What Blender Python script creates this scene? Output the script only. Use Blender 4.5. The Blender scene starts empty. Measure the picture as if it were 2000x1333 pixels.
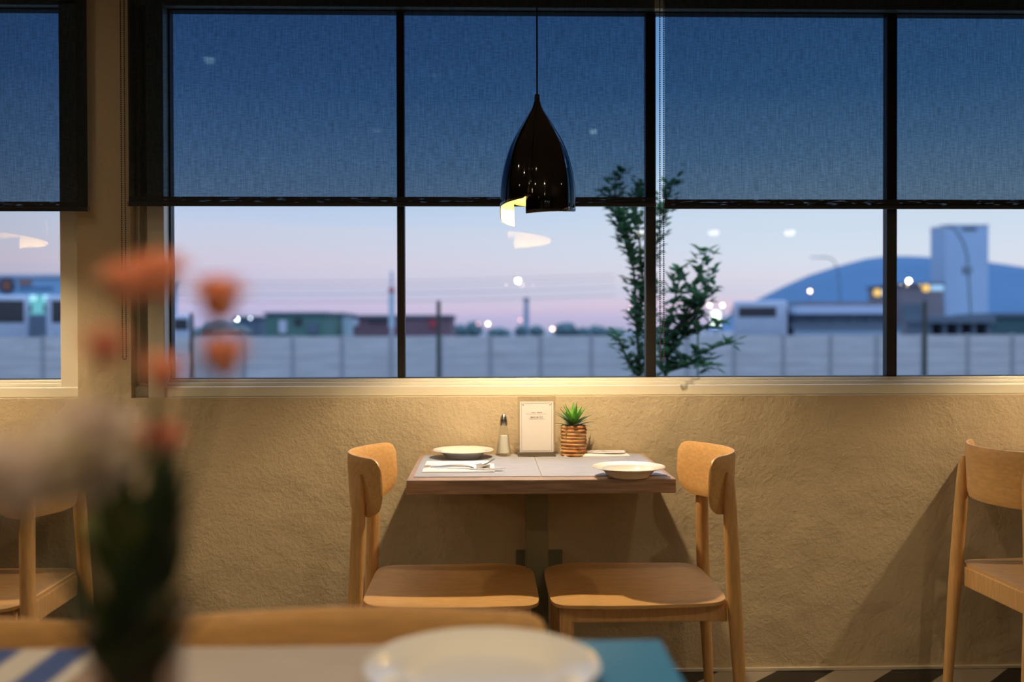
import bpy, bmesh, math, random
from mathutils import Vector, Matrix, Euler, noise
random.seed(7)
S = bpy.context.scene
COL = S.collection
R = math.radians
PI = math.pi

# ------------------------------------------------------------------ camera
cd = bpy.data.cameras.new('camera'); cam = bpy.data.objects.new('camera', cd); COL.objects.link(cam)
cd.lens = 35; cd.sensor_width = 36; cd.clip_start = 0.05; cd.clip_end = 9000
CAM = Vector((0, -3.375, 1.167))
cam.matrix_world = Matrix.Translation(CAM) @ Matrix.Rotation(R(-1.5), 4, 'Z') @ Matrix.Rotation(R(90 - 0.60), 4, 'X') @ Matrix.Rotation(R(-0.14), 4, 'Z')
cd.dof.use_dof = True; cd.dof.focus_distance = 3.05; cd.dof.aperture_fstop = 1.6
S.camera = cam
MW = cam.matrix_world.copy()
FPX = 2000 * 35 / 36
def ray(px, py):
    return (MW.to_3x3() @ Vector(((px - 1000) / FPX, -(py - 666.5) / FPX, -1)))
def atY(px, py, Y):
    d = ray(px, py); return CAM + d * ((Y - CAM.y) / d.y)
def atZ(px, py, z):
    d = ray(px, py); return CAM + d * ((z - CAM.z) / d.z)

# ------------------------------------------------------------------ colour management / render
S.view_settings.view_transform = 'Standard'; S.view_settings.look = 'None'
S.view_settings.exposure = 0.0; S.view_settings.gamma = 1; S.view_settings.use_curve_mapping = False
S.cycles.use_denoising = True
S.cycles.caustics_reflective = False; S.cycles.caustics_refractive = False
S.cycles.max_bounces = 8; S.cycles.transparent_max_bounces = 16
S.cycles.sample_clamp_indirect = 30.0

def lin(c):
    out = []
    for v in c[:3]:
        v = v / 255
        out.append(v / 12.92 if v <= .04045 else ((v + .055) / 1.055) ** 2.4)
    return tuple(out) + (1,)

# ------------------------------------------------------------------ dusk sky
W = bpy.data.worlds.new('dusk_sky'); S.world = W; W.use_nodes = True
nt = W.node_tree; N = nt.nodes; L = nt.links
for n in list(N): N.remove(n)
def wn(t, **k):
    n = N.new(t)
    for a, b in k.items(): setattr(n, a, b)
    return n
out = wn('ShaderNodeOutputWorld'); bg = wn('ShaderNodeBackground'); L.new(bg.outputs[0], out.inputs[0])
tc = wn('ShaderNodeTexCoord'); sp = wn('ShaderNodeSeparateXYZ'); L.new(tc.outputs['Generated'], sp.inputs[0])
mp = wn('ShaderNodeMapping'); mp.inputs['Scale'].default_value = (2.2, 2.2, 34); L.new(tc.outputs['Generated'], mp.inputs[0])
nz = wn('ShaderNodeTexNoise'); nz.inputs['Scale'].default_value = 1.6; nz.inputs['Detail'].default_value = 5; L.new(mp.outputs[0], nz.inputs[0])
elev = wn('ShaderNodeMapRange'); elev.inputs['From Min'].default_value = -0.1; elev.inputs['From Max'].default_value = 0.4
wob = wn('ShaderNodeMath', operation='MULTIPLY_ADD'); L.new(nz.outputs[0], wob.inputs[0]); wob.inputs[1].default_value = .022; L.new(sp.outputs[2], wob.inputs[2])
sb = wn('ShaderNodeMath', operation='SUBTRACT'); L.new(wob.outputs[0], sb.inputs[0]); sb.inputs[1].default_value = .011
L.new(sb.outputs[0], elev.inputs['Value'])
def ramp(stops):
    r = wn('ShaderNodeValToRGB'); e = r.color_ramp.elements
    for i, (p, c) in enumerate(stops):
        q = (p + .1) / .5
        el = e[i] if i < 2 else e.new(q)
        el.position = q; el.color = lin(c)
    L.new(elev.outputs[0], r.inputs[0]); return r
rl = ramp([(-.1, (84, 92, 120)), (.39, (52, 106, 178)), (-.005, (160, 166, 210)), (.011, (190, 186, 228)), (.026, (208, 198, 232)), (.0365, (196, 198, 230)), (.049, (208, 204, 232)), (.065, (219, 210, 230)), (.080, (214, 214, 234)), (.100, (210, 216, 238)), (.112, (198, 214, 244)), (.125, (190, 210, 242)), (.17, (156, 190, 236)), (.23, (116, 160, 218))])
rr = ramp([(-.1, (84, 92, 120)), (.39, (56, 114, 182)), (-.005, (190, 190, 222)), (.011, (206, 196, 228)), (.026, (236, 212, 230)), (.0365, (220, 220, 238)), (.049, (230, 228, 242)), (.065, (226, 232, 247)), (.080, (222, 233, 249)), (.100, (216, 231, 249)), (.125, (209, 228, 249)), (.17, (168, 204, 242)), (.23, (122, 172, 224))])
xm = wn('ShaderNodeMapRange'); xm.inputs['From Min'].default_value = -.25; xm.inputs['From Max'].default_value = .3; L.new(sp.outputs[0], xm.inputs['Value'])
mx = wn('ShaderNodeMix', data_type='RGBA'); L.new(xm.outputs[0], mx.inputs[0]); L.new(rl.outputs[0], mx.inputs[6]); L.new(rr.outputs[0], mx.inputs[7])
# the sky grows dimmer away from the last light (to the left)
xl = wn('ShaderNodeMapRange'); xl.inputs['From Min'].default_value = -.5; xl.inputs['From Max'].default_value = -.3; xl.inputs['To Min'].default_value = .72; L.new(sp.outputs[0], xl.inputs['Value'])
# and is boosted and whitened overhead, out of view, to light the outdoors
zb_ = wn('ShaderNodeMapRange'); zb_.inputs['From Min'].default_value = .40; zb_.inputs['From Max'].default_value = .8; zb_.inputs['To Min'].default_value = 1; zb_.inputs['To Max'].default_value = 4.2; L.new(sp.outputs[2], zb_.inputs['Value'])
zm = wn('ShaderNodeMath', operation='MULTIPLY'); L.new(xl.outputs[0], zm.inputs[0]); L.new(zb_.outputs[0], zm.inputs[1])
zf = wn('ShaderNodeMapRange'); zf.inputs['From Min'].default_value = .36; zf.inputs['From Max'].default_value = .6; L.new(sp.outputs[2], zf.inputs['Value'])
zc_ = wn('ShaderNodeMix', data_type='RGBA'); L.new(zf.outputs[0], zc_.inputs[0]); L.new(mx.outputs[2], zc_.inputs[6]); zc_.inputs[7].default_value = (.41, .54, .83, 1)
L.new(zc_.outputs[2], bg.inputs[0]); L.new(zm.outputs[0], bg.inputs[1])

# ------------------------------------------------------------------ tagging helpers
def tag(o, label=None, cat=None, group=None, kind=None):
    if label: o['label'] = label
    if cat: o['category'] = cat
    if group: o['group'] = group
    if kind: o['kind'] = kind
    return o
def thing(name, label, cat, loc=(0, 0, 0), rz=0, group=None):
    o = bpy.data.objects.new(name, None); COL.objects.link(o); o.empty_display_size = .05
    o.location = loc; o.rotation_euler = (0, 0, rz)
    return tag(o, label, cat, group)
def copy_tree(o, parent=None):
    c = o.copy(); COL.objects.link(c)
    if parent: c.parent = parent
    for ch in o.children: copy_tree(ch, c)
    return c

# ------------------------------------------------------------------ mesh helpers
class MB:
    def __init__(s): s.bm = bmesh.new()
    def box(s, a, b, mi=0, bev=0):
        x0, y0, z0 = [min(a[i], b[i]) for i in range(3)]; x1, y1, z1 = [max(a[i], b[i]) for i in range(3)]
        v = [s.bm.verts.new(p) for p in ((x0,y0,z0),(x1,y0,z0),(x1,y1,z0),(x0,y1,z0),(x0,y0,z1),(x1,y0,z1),(x1,y1,z1),(x0,y1,z1))]
        fs = [s.bm.faces.new([v[i] for i in q]) for q in ((0,3,2,1),(4,5,6,7),(0,1,5,4),(1,2,6,5),(2,3,7,6),(3,0,4,7))]
        for f in fs: f.material_index = mi
        if bev > 0:
            es = list({e for f in fs for e in f.edges})
            r = bmesh.ops.bevel(s.bm, geom=es, offset=bev, segments=2, affect='EDGES', profile=.5)
            for f in r['faces']: f.material_index = mi
        return s
    def ring(s, c, ax, r, n, squash=1, rot=0):
        ax = Vector(ax).normalized(); u = ax.orthogonal().normalized()
        if abs(ax.z) > .5: u = Vector((1, 0, 0)) - ax * ax.x; u.normalize()
        w = ax.cross(u)
        return [s.bm.verts.new(Vector(c) + (u * math.cos(2*PI*i/n + rot) + w * math.sin(2*PI*i/n + rot) * squash) * r) for i in range(n)]
    def tube(s, pts, rad, n=10, mi=0, cap=True, squash=1):
        pts = [Vector(p) for p in pts]; m = len(pts)
        if not isinstance(rad, (list, tuple)): rad = [rad] * m
        prev = None; first = None
        for i, p in enumerate(pts):
            a = (pts[min(i+1, m-1)] - pts[max(i-1, 0)])
            if a.length < 1e-9: a = Vector((0, 0, 1))
            rg = s.ring(p, a, max(rad[i], 1e-5), n, squash)
            if prev:
                # align start to avoid twist
                best = min(range(n), key=lambda k: (rg[k].co - p - (prev[0].co - pts[i-1])).length)
                rg = rg[best:] + rg[:best]
                if (rg[1].co - p - (prev[1].co - pts[i-1])).length > (rg[-1].co - p - (prev[1].co - pts[i-1])).length:
                    rg = [rg[0]] + rg[:0:-1]
                for k in range(n):
                    f = s.bm.faces.new((prev[k], prev[(k+1) % n], rg[(k+1) % n], rg[k])); f.material_index = mi
            else: first = rg
            prev = rg
        if cap:
            for rg in (first, prev):
                f = s.bm.faces.new(rg); f.material_index = mi
        return s
    def lathe(s, prof, n=32, mi=0, c=(0, 0, 0), close=False):
        prev = None; c = Vector(c); first = None
        for (r, z) in prof:
            if r < 1e-6: rg = [s.bm.verts.new(c + Vector((0, 0, z)))]
            else: rg = [s.bm.verts.new(c + Vector((r*math.cos(2*PI*i/n), r*math.sin(2*PI*i/n), z))) for i in range(n)]
            if prev is not None:
                for k in range(n):
                    k2 = (k+1) % n
                    q = [prev[k % len(prev)], prev[k2 % len(prev)], rg[k2 % len(rg)], rg[k % len(rg)]]
                    q2 = []
                    for v in q:
                        if v not in q2: q2.append(v)
                    if len(q2) > 2:
                        f = s.bm.faces.new(q2); f.material_index = mi
            else: first = rg
            prev = rg
        return s
    def ball(s, c, r, mi=0, n=10, m=6, sz=1):
        return s.lathe([(r*math.sin(PI*i/m), -r*sz*math.cos(PI*i/m)) for i in range(m+1)], n, mi, c)
    def poly(s, pts, mi=0):
        f = s.bm.faces.new([s.bm.verts.new(p) for p in pts]); f.material_index = mi; return s
    def prism(s, pts, d, mi=0):
        a = [s.bm.verts.new(p) for p in pts]; b = [s.bm.verts.new(Vector(p) + Vector(d)) for p in pts]
        n = len(a); fs = [s.bm.faces.new(a), s.bm.faces.new(b[::-1])]
        for i in range(n): fs.append(s.bm.faces.new((a[i], b[i], b[(i+1) % n], a[(i+1) % n])))
        for f in fs: f.material_index = mi
        return s
    def build(s, name, mats, parent=None, smooth=False, loc=None):
        bmesh.ops.recalc_face_normals(s.bm, faces=s.bm.faces[:])
        me = bpy.data.meshes.new(name); s.bm.to_mesh(me); s.bm.free()
        if not isinstance(mats, (list, tuple)): mats = [mats]
        for m in mats: me.materials.append(m)
        if smooth:
            for p in me.polygons: p.use_smooth = True
            try: me.set_sharp_from_angle(angle=R(40))
            except Exception: pass
        o = bpy.data.objects.new(name, me); COL.objects.link(o)
        if parent: o.parent = parent
        if loc: o.location = loc
        return o
def struct(o): o['kind'] = 'structure'; return o

# ------------------------------------------------------------------ materials
MATS = {}
def mat(name, col, rough=.5, metal=0, spec=.5, bump=None, var=None, emit=None, coat=0, coord='Object', sheen=0):
    """col linear rgb; bump=(scale, strength, dist[, stretch]); var=(scale, amount[, stretch]) brightness variation of the surface itself"""
    if name in MATS: return MATS[name]
    m = bpy.data.materials.new(name); m.use_nodes = True; nt = m.node_tree; b = nt.nodes['Principled BSDF']
    b.inputs['Base Color'].default_value = tuple(col[:3]) + (1,)
    b.inputs['Roughness'].default_value = rough; b.inputs['Metallic'].default_value = metal
    b.inputs['Specular IOR Level'].default_value = spec; b.inputs['Coat Weight'].default_value = coat
    b.inputs['Sheen Weight'].default_value = sheen
    t = nt.nodes.new('ShaderNodeTexCoord')
    def nzn(scale, stretch, detail=4):
        mp = nt.nodes.new('ShaderNodeMapping'); mp.inputs['Scale'].default_value = stretch
        nt.links.new(t.outputs[coord], mp.inputs[0])
        n = nt.nodes.new('ShaderNodeTexNoise'); n.inputs['Scale'].default_value = scale; n.inputs['Detail'].default_value = detail
        nt.links.new(mp.outputs[0], n.inputs[0]); return n
    vs = var or (6, .06)
    n = nzn(vs[0], vs[2] if len(vs) > 2 else (1, 1, 1))
    mr = nt.nodes.new('ShaderNodeMapRange'); mr.inputs['From Min'].default_value = .3; mr.inputs['From Max'].default_value = .7
    mr.inputs['To Min'].default_value = 1 - vs[1]; mr.inputs['To Max'].default_value = 1 + vs[1]; nt.links.new(n.outputs[0], mr.inputs[0])
    mm = nt.nodes.new('ShaderNodeVectorMath'); mm.operation = 'SCALE'; mm.inputs[0].default_value = col[:3]; nt.links.new(mr.outputs[0], mm.inputs['Scale'])
    nt.links.new(mm.outputs[0], b.inputs['Base Color'])
    if bump:
        n2 = nzn(bump[0], bump[3] if len(bump) > 3 else (1, 1, 1), 3)
        bp = nt.nodes.new('ShaderNodeBump'); bp.inputs['Strength'].default_value = bump[1]; bp.inputs['Distance'].default_value = bump[2]
        nt.links.new(n2.outputs[0], bp.inputs['Height']); nt.links.new(bp.outputs[0], b.inputs['Normal'])
    if emit:
        b.inputs['Emission Color'].default_value = tuple(emit[0][:3]) + (1,); b.inputs['Emission Strength'].default_value = emit[1]
    MATS[name] = m; return m

beech = mat('beech_wood', (.66, .38, .145), .42, var=(9, .13, (14, 14, 1.5)), bump=(60, .08, .001, (6, 6, 1)))
beech_h = mat('beech_ply', (.66, .385, .15), .4, var=(9, .13, (2, 14, 14)), bump=(60, .08, .001, (1, 6, 6)))
beech_y = mat('beech_rail', (.70, .40, .15), .4, var=(9, .12, (14, 2, 14)), bump=(60, .08, .001, (6, 1, 6)))
table_top_m = mat('brown_oak_laminate', (.36, .245, .175), .38, var=(7, .35, (1.3, 22, 22)), bump=(40, .1, .001, (1, 12, 12)))
column_m = mat('olive_grey_metal', (.19, .18, .11), .5, metal=.1)
porcelain = mat('white_porcelain', (.78, .75, .70), .12, var=(2, .01), coat=.3)
linen = mat('white_napkin_paper', (.80, .76, .74), .85, bump=(300, .2, .001))
steel = mat('polished_steel', (.78, .76, .74), .34, metal=1)
frame_m = mat('cream_window_frame', (.72, .67, .56), .28, var=(3, .04))
gasket = mat('black_gasket', (.012, .011, .013), .5)
mullion_m = mat('dark_bronze_mullion', (.013, .010, .008), .4, var=(5, .2))
black_lacquer = mat('black_lacquer', (.006, .005, .005), .07, coat=1.0, spec=.6)
shade_in = mat('golden_shade_lining', (.80, .64, .21), .5)
cord_m = mat('black_cord', (.01, .01, .012), .6)
dark_trim = mat('dark_hem_bar', (.012, .010, .012), .5)
bead_m = mat('dark_bead', (.05, .028, .022), .3)
concrete = mat('precast_concrete', (.50, .50, .50), .9, var=(1.5, .14, (.4, 1, 4)), bump=(5, .3, .02))
concrete_post = mat('concrete_post', (.33, .34, .36), .9)
timber = mat('weathered_timber', (.06, .065, .055), .9, var=(6, .3, (4, 4, .6)))
foliage_m = mat('dark_green_leaf', (.06, .15, .085), .5, var=(3, .35))
def translucent(m, col, fac):
    nt = m.node_tree; b = nt.nodes['Principled BSDF']; o = nt.nodes['Material Output']
    t = nt.nodes.new('ShaderNodeBsdfTranslucent'); t.inputs[0].default_value = tuple(col) + (1,); mx = nt.nodes.new('ShaderNodeMixShader'); mx.inputs[0].default_value = fac
    nt.links.new(b.outputs[0], mx.inputs[1]); nt.links.new(t.outputs[0], mx.inputs[2]); nt.links.new(mx.outputs[0], o.inputs[0])
translucent(foliage_m, (.10, .26, .10), .4)
branch_m = mat('shrub_bark', (.07, .07, .045), .9)
ceil_m = mat('ceiling_paint', (.30, .25, .19), .9)
sidewall_m = mat('warm_wall_paint', (.20, .15, .10), .9)
chrome = mat('brushed_cap', (.55, .52, .48), .25, metal=1)

def plaster():
    m = mat('textured_plaster', (.58, .465, .305), .85, var=(2.2, .06))
    nt = m.node_tree; b = nt.nodes['Principled BSDF']
    t = nt.nodes.new('ShaderNodeTexCoord')
    n1 = nt.nodes.new('ShaderNodeTexNoise'); n1.inputs['Scale'].default_value = 70; n1.inputs['Detail'].default_value = 5; n1.inputs['Roughness'].default_value = .62; n1.inputs['Distortion'].default_value = .25
    n2 = nt.nodes.new('ShaderNodeTexNoise'); n2.inputs['Scale'].default_value = 7; n2.inputs['Detail'].default_value = 2
    for n in (n1, n2): nt.links.new(t.outputs['Object'], n.inputs[0])
    b1 = nt.nodes.new('ShaderNodeBump'); b1.inputs['Strength'].default_value = .8; b1.inputs['Distance'].default_value = .0045
    b2 = nt.nodes.new('ShaderNodeBump'); b2.inputs['Strength'].default_value = .5; b2.inputs['Distance'].default_value = .02
    nt.links.new(n1.outputs[0], b1.inputs['Height']); nt.links.new(n2.outputs[0], b2.inputs['Height'])
    nt.links.new(b2.outputs[0], b1.inputs['Normal']); nt.links.new(b1.outputs[0], b.inputs['Normal'])
    return m
plaster_m = plaster()

def thin_glass(name, tint=(1, 1, 1), refl=1.0, rough=0.0):
    m = bpy.data.materials.new(name); m.use_nodes = True; nt = m.node_tree
    for n in list(nt.nodes): nt.nodes.remove(n)
    o = nt.nodes.new('ShaderNodeOutputMaterial'); mx = nt.nodes.new('ShaderNodeMixShader')
    tr = nt.nodes.new('ShaderNodeBsdfTransparent'); tr.inputs[0].default_value = tuple(tint) + (1,)
    gl = nt.nodes.new('ShaderNodeBsdfGlossy'); gl.inputs['Roughness'].default_value = rough
    ge = nt.nodes.new('ShaderNodeNewGeometry'); dp = nt.nodes.new('ShaderNodeVectorMath'); dp.operation = 'DOT_PRODUCT'
    nt.links.new(ge.outputs['Incoming'], dp.inputs[0]); nt.links.new(ge.outputs['Normal'], dp.inputs[1])
    def mth(op, a, b=0.0):
        q = nt.nodes.new('ShaderNodeMath'); q.operation = op
        for i, v in enumerate((a, b)):
            if isinstance(v, (int, float)): q.inputs[i].default_value = v
            else: nt.links.new(v, q.inputs[i])
        return q
    ab = mth('ABSOLUTE', dp.outputs['Value']); om = mth('SUBTRACT', 1.0, ab.outputs[0]); p5 = mth('POWER', om.outputs[0], 5.0)
    m9 = mth('MULTIPLY', p5.outputs[0], .96); fr = mth('ADD', m9.outputs[0], .04)
    mu = nt.nodes.new('ShaderNodeMath'); mu.operation = 'MULTIPLY'; mu.inputs[1].default_value = refl; mu.use_clamp = True
    nt.links.new(fr.outputs[0], mu.inputs[0]); nt.links.new(mu.outputs[0], mx.inputs[0])
    nt.links.new(tr.outputs[0], mx.inputs[1]); nt.links.new(gl.outputs[0], mx.inputs[2]); nt.links.new(mx.outputs[0], o.inputs[0])
    return m
pane_m = thin_glass('window_glass', (.97, .98, .98), 1.9)
clear_m = thin_glass('clear_acrylic', (.96, .95, .92), 2.2)
shaker_m = thin_glass('shaker_glass', (.955, .955, .93), 1.4)
bowl_m = thin_glass('clear_bowl_glass', (.93, .92, .9), 3.5, .05)
vase_m = thin_glass('smoky_vase_glass', (.66, .58, .52), 2.5)

def screen_fabric():
    m = bpy.data.materials.new('charcoal_screen_fabric'); m.use_nodes = True; nt = m.node_tree
    for n in list(nt.nodes): nt.nodes.remove(n)
    o = nt.nodes.new('ShaderNodeOutputMaterial'); ad = nt.nodes.new('ShaderNodeAddShader')
    tr = nt.nodes.new('ShaderNodeBsdfTransparent'); df = nt.nodes.new('ShaderNodeBsdfDiffuse'); df.inputs[0].default_value = (.017, .0145, .014, 1)
    t = nt.nodes.new('ShaderNodeTexCoord')
    def st(scale, sc):
        mp = nt.nodes.new('ShaderNodeMapping'); mp.inputs['Scale'].default_value = sc
        n = nt.nodes.new('ShaderNodeTexNoise'); n.inputs['Scale'].default_value = scale; n.inputs['Detail'].default_value = 2
        nt.links.new(t.outputs['Object'], mp.inputs[0]); nt.links.new(mp.outputs[0], n.inputs[0]); return n
    a = st(1, (260, 1, 16)); b = st(1, (40, 1, 260)); 
    s = nt.nodes.new('ShaderNodeMath'); s.operation = 'ADD'; nt.links.new(a.outputs[0], s.inputs[0]); nt.links.new(b.outputs[0], s.inputs[1])
    mr = nt.nodes.new('ShaderNodeMapRange'); mr.inputs['From Min'].default_value = .75; mr.inputs['From Max'].default_value = 1.25
    mr.inputs['To Min'].default_value = .76; mr.inputs['To Max'].default_value = 1.24; nt.links.new(s.outputs[0], mr.inputs[0])
    vm = nt.nodes.new('ShaderNodeVectorMath'); vm.operation = 'SCALE'; vm.inputs[0].default_value = (.13, .19, .245); nt.links.new(mr.outputs[0], vm.inputs['Scale'])
    nt.links.new(vm.outputs[0], tr.inputs[0])
    nt.links.new(tr.outputs[0], ad.inputs[0]); nt.links.new(df.outputs[0], ad.inputs[1]); nt.links.new(ad.outputs[0], o.inputs[0])
    return m
fabric_m = screen_fabric()
def hem_fabric():
    m = bpy.data.materials.new('hem_pocket_fabric'); m.use_nodes = True; nt = m.node_tree; b = nt.nodes['Principled BSDF']
    b.inputs['Base Color'].default_value = (.012, .010, .013, 1); b.inputs['Roughness'].default_value = .7
    t = nt.nodes.new('ShaderNodeTexCoord'); mp = nt.nodes.new('ShaderNodeMapping'); mp.inputs['Scale'].default_value = (16, 1, 150); mp.inputs['Rotation'].default_value = (0, R(6), 0)
    n = nt.nodes.new('ShaderNodeTexNoise'); n.inputs['Scale'].default_value = 1.5; n.inputs['Detail'].default_value = 1
    nt.links.new(t.outputs['Object'], mp.inputs[0]); nt.links.new(mp.outputs[0], n.inputs[0])
    mr = nt.nodes.new('ShaderNodeMapRange'); mr.inputs['From Min'].default_value = .60; mr.inputs['From Max'].default_value = .68; mr.inputs['To Min'].default_value = 1; mr.inputs['To Max'].default_value = .55
    nt.links.new(n.outputs[0], mr.inputs[0]); nt.links.new(mr.outputs[0], b.inputs['Alpha'])
    return m
hem_m = hem_fabric()

def floor_mat():
    m = bpy.data.materials.new('patterned_floor_tile'); m.use_nodes = True; nt = m.node_tree; b = nt.nodes['Principled BSDF']
    b.inputs['Roughness'].default_value = .35
    t = nt.nodes.new('ShaderNodeTexCoord'); sp = nt.nodes.new('ShaderNodeSeparateXYZ'); nt.links.new(t.outputs['Object'], sp.inputs[0])
    def M(op, a, bb=None):
        n = nt.nodes.new('ShaderNodeMath'); n.operation = op
        for i, v in enumerate((a, bb)):
            if v is None: continue
            if isinstance(v, (int, float)): n.inputs[i].default_value = v
            else: nt.links.new(v, n.inputs[i])
        return n.outputs[0]
    fx = M('FRACT', M('MULTIPLY', sp.outputs[0], 5)); fy = M('FRACT', M('MULTIPLY', sp.outputs[1], 5))
    tri = M('GREATER_THAN', fx, fy)
    chk = nt.nodes.new('ShaderNodeTexChecker'); chk.inputs['Scale'].default_value = 5; nt.links.new(t.outputs['Object'], chk.inputs[0])
    x = M('ABSOLUTE', M('SUBTRACT', tri, chk.outputs['Fac']))
    mix = nt.nodes.new('ShaderNodeMix'); mix.data_type = 'RGBA'; nt.links.new(x, mix.inputs[0])
    mix.inputs[6].default_value = (.012, .010, .010, 1); mix.inputs[7].default_value = (.30, .25, .20, 1)
    nt.links.new(mix.outputs[2], b.inputs['Base Color']); return m
floor_m = floor_mat()

def mat_weave(name, c1, c2, stripes=None):
    """woven placemat; stripes = width in metres of alternate bands along X"""
    m = bpy.data.materials.new(name); m.use_nodes = True; nt = m.node_tree; b = nt.nodes['Principled BSDF']
    b.inputs['Roughness'].default_value = .6
    t = nt.nodes.new('ShaderNodeTexCoord')
    w = nt.nodes.new('ShaderNodeTexNoise'); w.inputs['Scale'].default_value = 1
    mp = nt.nodes.new('ShaderNodeMapping'); mp.inputs['Scale'].default_value = (12, 260, 12)
    if stripes:
        mp.inputs['Scale'].default_value = (1 / stripes / 2, 0, 0)
        w = nt.nodes.new('ShaderNodeTexWave'); w.inputs['Scale'].default_value = 1 / (2 * PI) * 2 * PI / 3.1416 * 1.0; w.bands_direction = 'X'
    nt.links.new(t.outputs['Object'], mp.inputs[0]); nt.links.new(mp.outputs[0], w.inputs[0])
    mx = nt.nodes.new('ShaderNodeMix'); mx.data_type = 'RGBA'
    mr = nt.nodes.new('ShaderNodeMapRange'); mr.inputs['From Min'].default_value = .38; mr.inputs['From Max'].default_value = .62
    nt.links.new(w.outputs[1] if not stripes else w.outputs['Fac'], mr.inputs[0]) if stripes else nt.links.new(w.outputs[0], mr.inputs[0])
    nt.links.new(mr.outputs[0], mx.inputs[0]); mx.inputs[6].default_value = tuple(c1) + (1,); mx.inputs[7].default_value = tuple(c2) + (1,)
    nt.links.new(mx.outputs[2], b.inputs['Base Color'])
    return m
mat_grey = mat_weave('grey_woven_mat', (.29, .29, .325), (.39, .385, .415))
mat_grey2 = mat_weave('pale_woven_mat', (.42, .37, .33), (.52, .45, .40))
mat_teal = mat('teal_leatherette', (.05, .24, .46), .45, bump=(200, .2, .001))
cloth_stripe = mat_weave('striped_cloth', (.05, .09, .26), (.55, .50, .44), stripes=.045)

# ================================================================== ROOM
RX0, RX1, RY0, CZ = -5.2, 5.2, -11.6, 2.66
wall_bm = MB()
L_R = atY(152, 700, 0).x                # right edge of the first opening
M_L = atY(256, 700, 0).x                # left edge of the main opening
M_R = 3.6; L_L = -3.9
Z0 = atY(1000, 775, 0).z; Z1 = 2.36; T = .22
wall_bm.box((RX0, 0, 0), (RX1, T, Z0)); wall_bm.box((RX0, 0, Z1), (RX1, T, CZ))
wall_bm.box((RX0, 0, Z0), (L_L, T, Z1)); wall_bm.box((L_R, 0, Z0), (M_L, T, Z1)); wall_bm.box((M_R, 0, Z0), (RX1, T, Z1))
struct(wall_bm.build('wall_back', plaster_m))
struct(MB().box((RX0, RY0, -.1), (RX1, T, 0)).build('floor', floor_m))
struct(MB().box((RX0, RY0, CZ), (RX1, T, CZ + .1)).build('ceiling', ceil_m))
struct(MB().box((RX0 - .1, RY0, 0), (RX0, T, CZ)).build('wall_left', sidewall_m))
struct(MB().box((RX1, RY0, 0), (RX1 + .1, T, CZ)).build('wall_right', sidewall_m))
struct(MB().box((RX0, RY0 - .1, 0), (RX1, RY0, CZ)).build('wall_front', sidewall_m))
struct(MB().box((RX0, -.010, 0), (RX1, 0, .012), bev=.002).build('baseboard_back', mat('cream_skirting', (.62, .54, .42), .4)))

GY = .10   # glass plane
def window(name, xl, xr, gl, gr, mull, leftprofile):
    w = bpy.data.objects.new(name, None); COL.objects.link(w); w['kind'] = 'structure'
    gz0 = atY(1000, 736.5, GY).z; gz1 = 2.27
    f = MB()
    # bottom rail: stepped aluminium profile
    f.box((xl, .035, Z0), (xr, .13, Z0 + .036), bev=.004)
    f.box((xl, .055, Z0 + .036), (xr, .13, gz0 - .014), bev=.002)
    f.box((gl - .01, .075, gz0 - .014), (gr + .01, .13, gz0 - .003), bev=.002)
    f.box((xl, .045, gz1 + .004), (xr, .13, Z1), bev=.003)
    if leftprofile:
        a, b2 = atY(283, 600, .105).x, atY(290, 600, .04).x
        f.box((xl, .055, Z0), (a, .13, Z1), bev=.002)
        f.box((a, .105, Z0), (b2, .13, Z1))
        f.box((b2, .030, Z0), (gl - .004, .13, Z1), bev=.002)
    else:
        f.box((xl, .045, Z0), (gl, .13, Z1), bev=.002)
    f.box((gr + .003, .045, Z0), (xr, .13, Z1), bev=.003)
    f.build('window_frame', frame_m, w)
    g = MB()
    g.box((gl - .004, .08, gz0 - .004), (gr + .004, .125, gz0)); g.box((gl - .004, .08, gz1), (gr + .004, .125, gz1 + .004))
    g.box((gl - .004, .086, gz0), (gl + .002, .125, gz1)); g.box((gr - .003, .08, gz0), (gr + .004, .125, gz1))
    g.build('gasket', gasket, w)
    xs = [gl]
    for (m0, m1) in mull:
        MB().box((m0, .082, gz0), (m1, .120, gz1), bev=.002).build('mullion', mullion_m, w)
        xs += [m0, m1]
    xs.append(gr)
    for i in range(0, len(xs), 2):
        MB().poly([(xs[i], GY, gz0), (xs[i+1], GY, gz0), (xs[i+1], GY, gz1), (xs[i], GY, gz1)]).build('pane', pane_m, w)
    return w
window('window_1', L_L, L_R, L_L + .07, atY(129, 600, GY).x, [], False)
mpos = [(atY(a, 600, .065).x, atY(b, 600, .065).x) for a, b in ((775, 790), (1263, 1283), (1736, 1756))]
mpos.append((mpos[-1][1] + .82, mpos[-1][1] + .855))
window('window_2', M_L, M_R, atY(336, 600, GY).x, M_R - .08, mpos, True)

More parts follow.
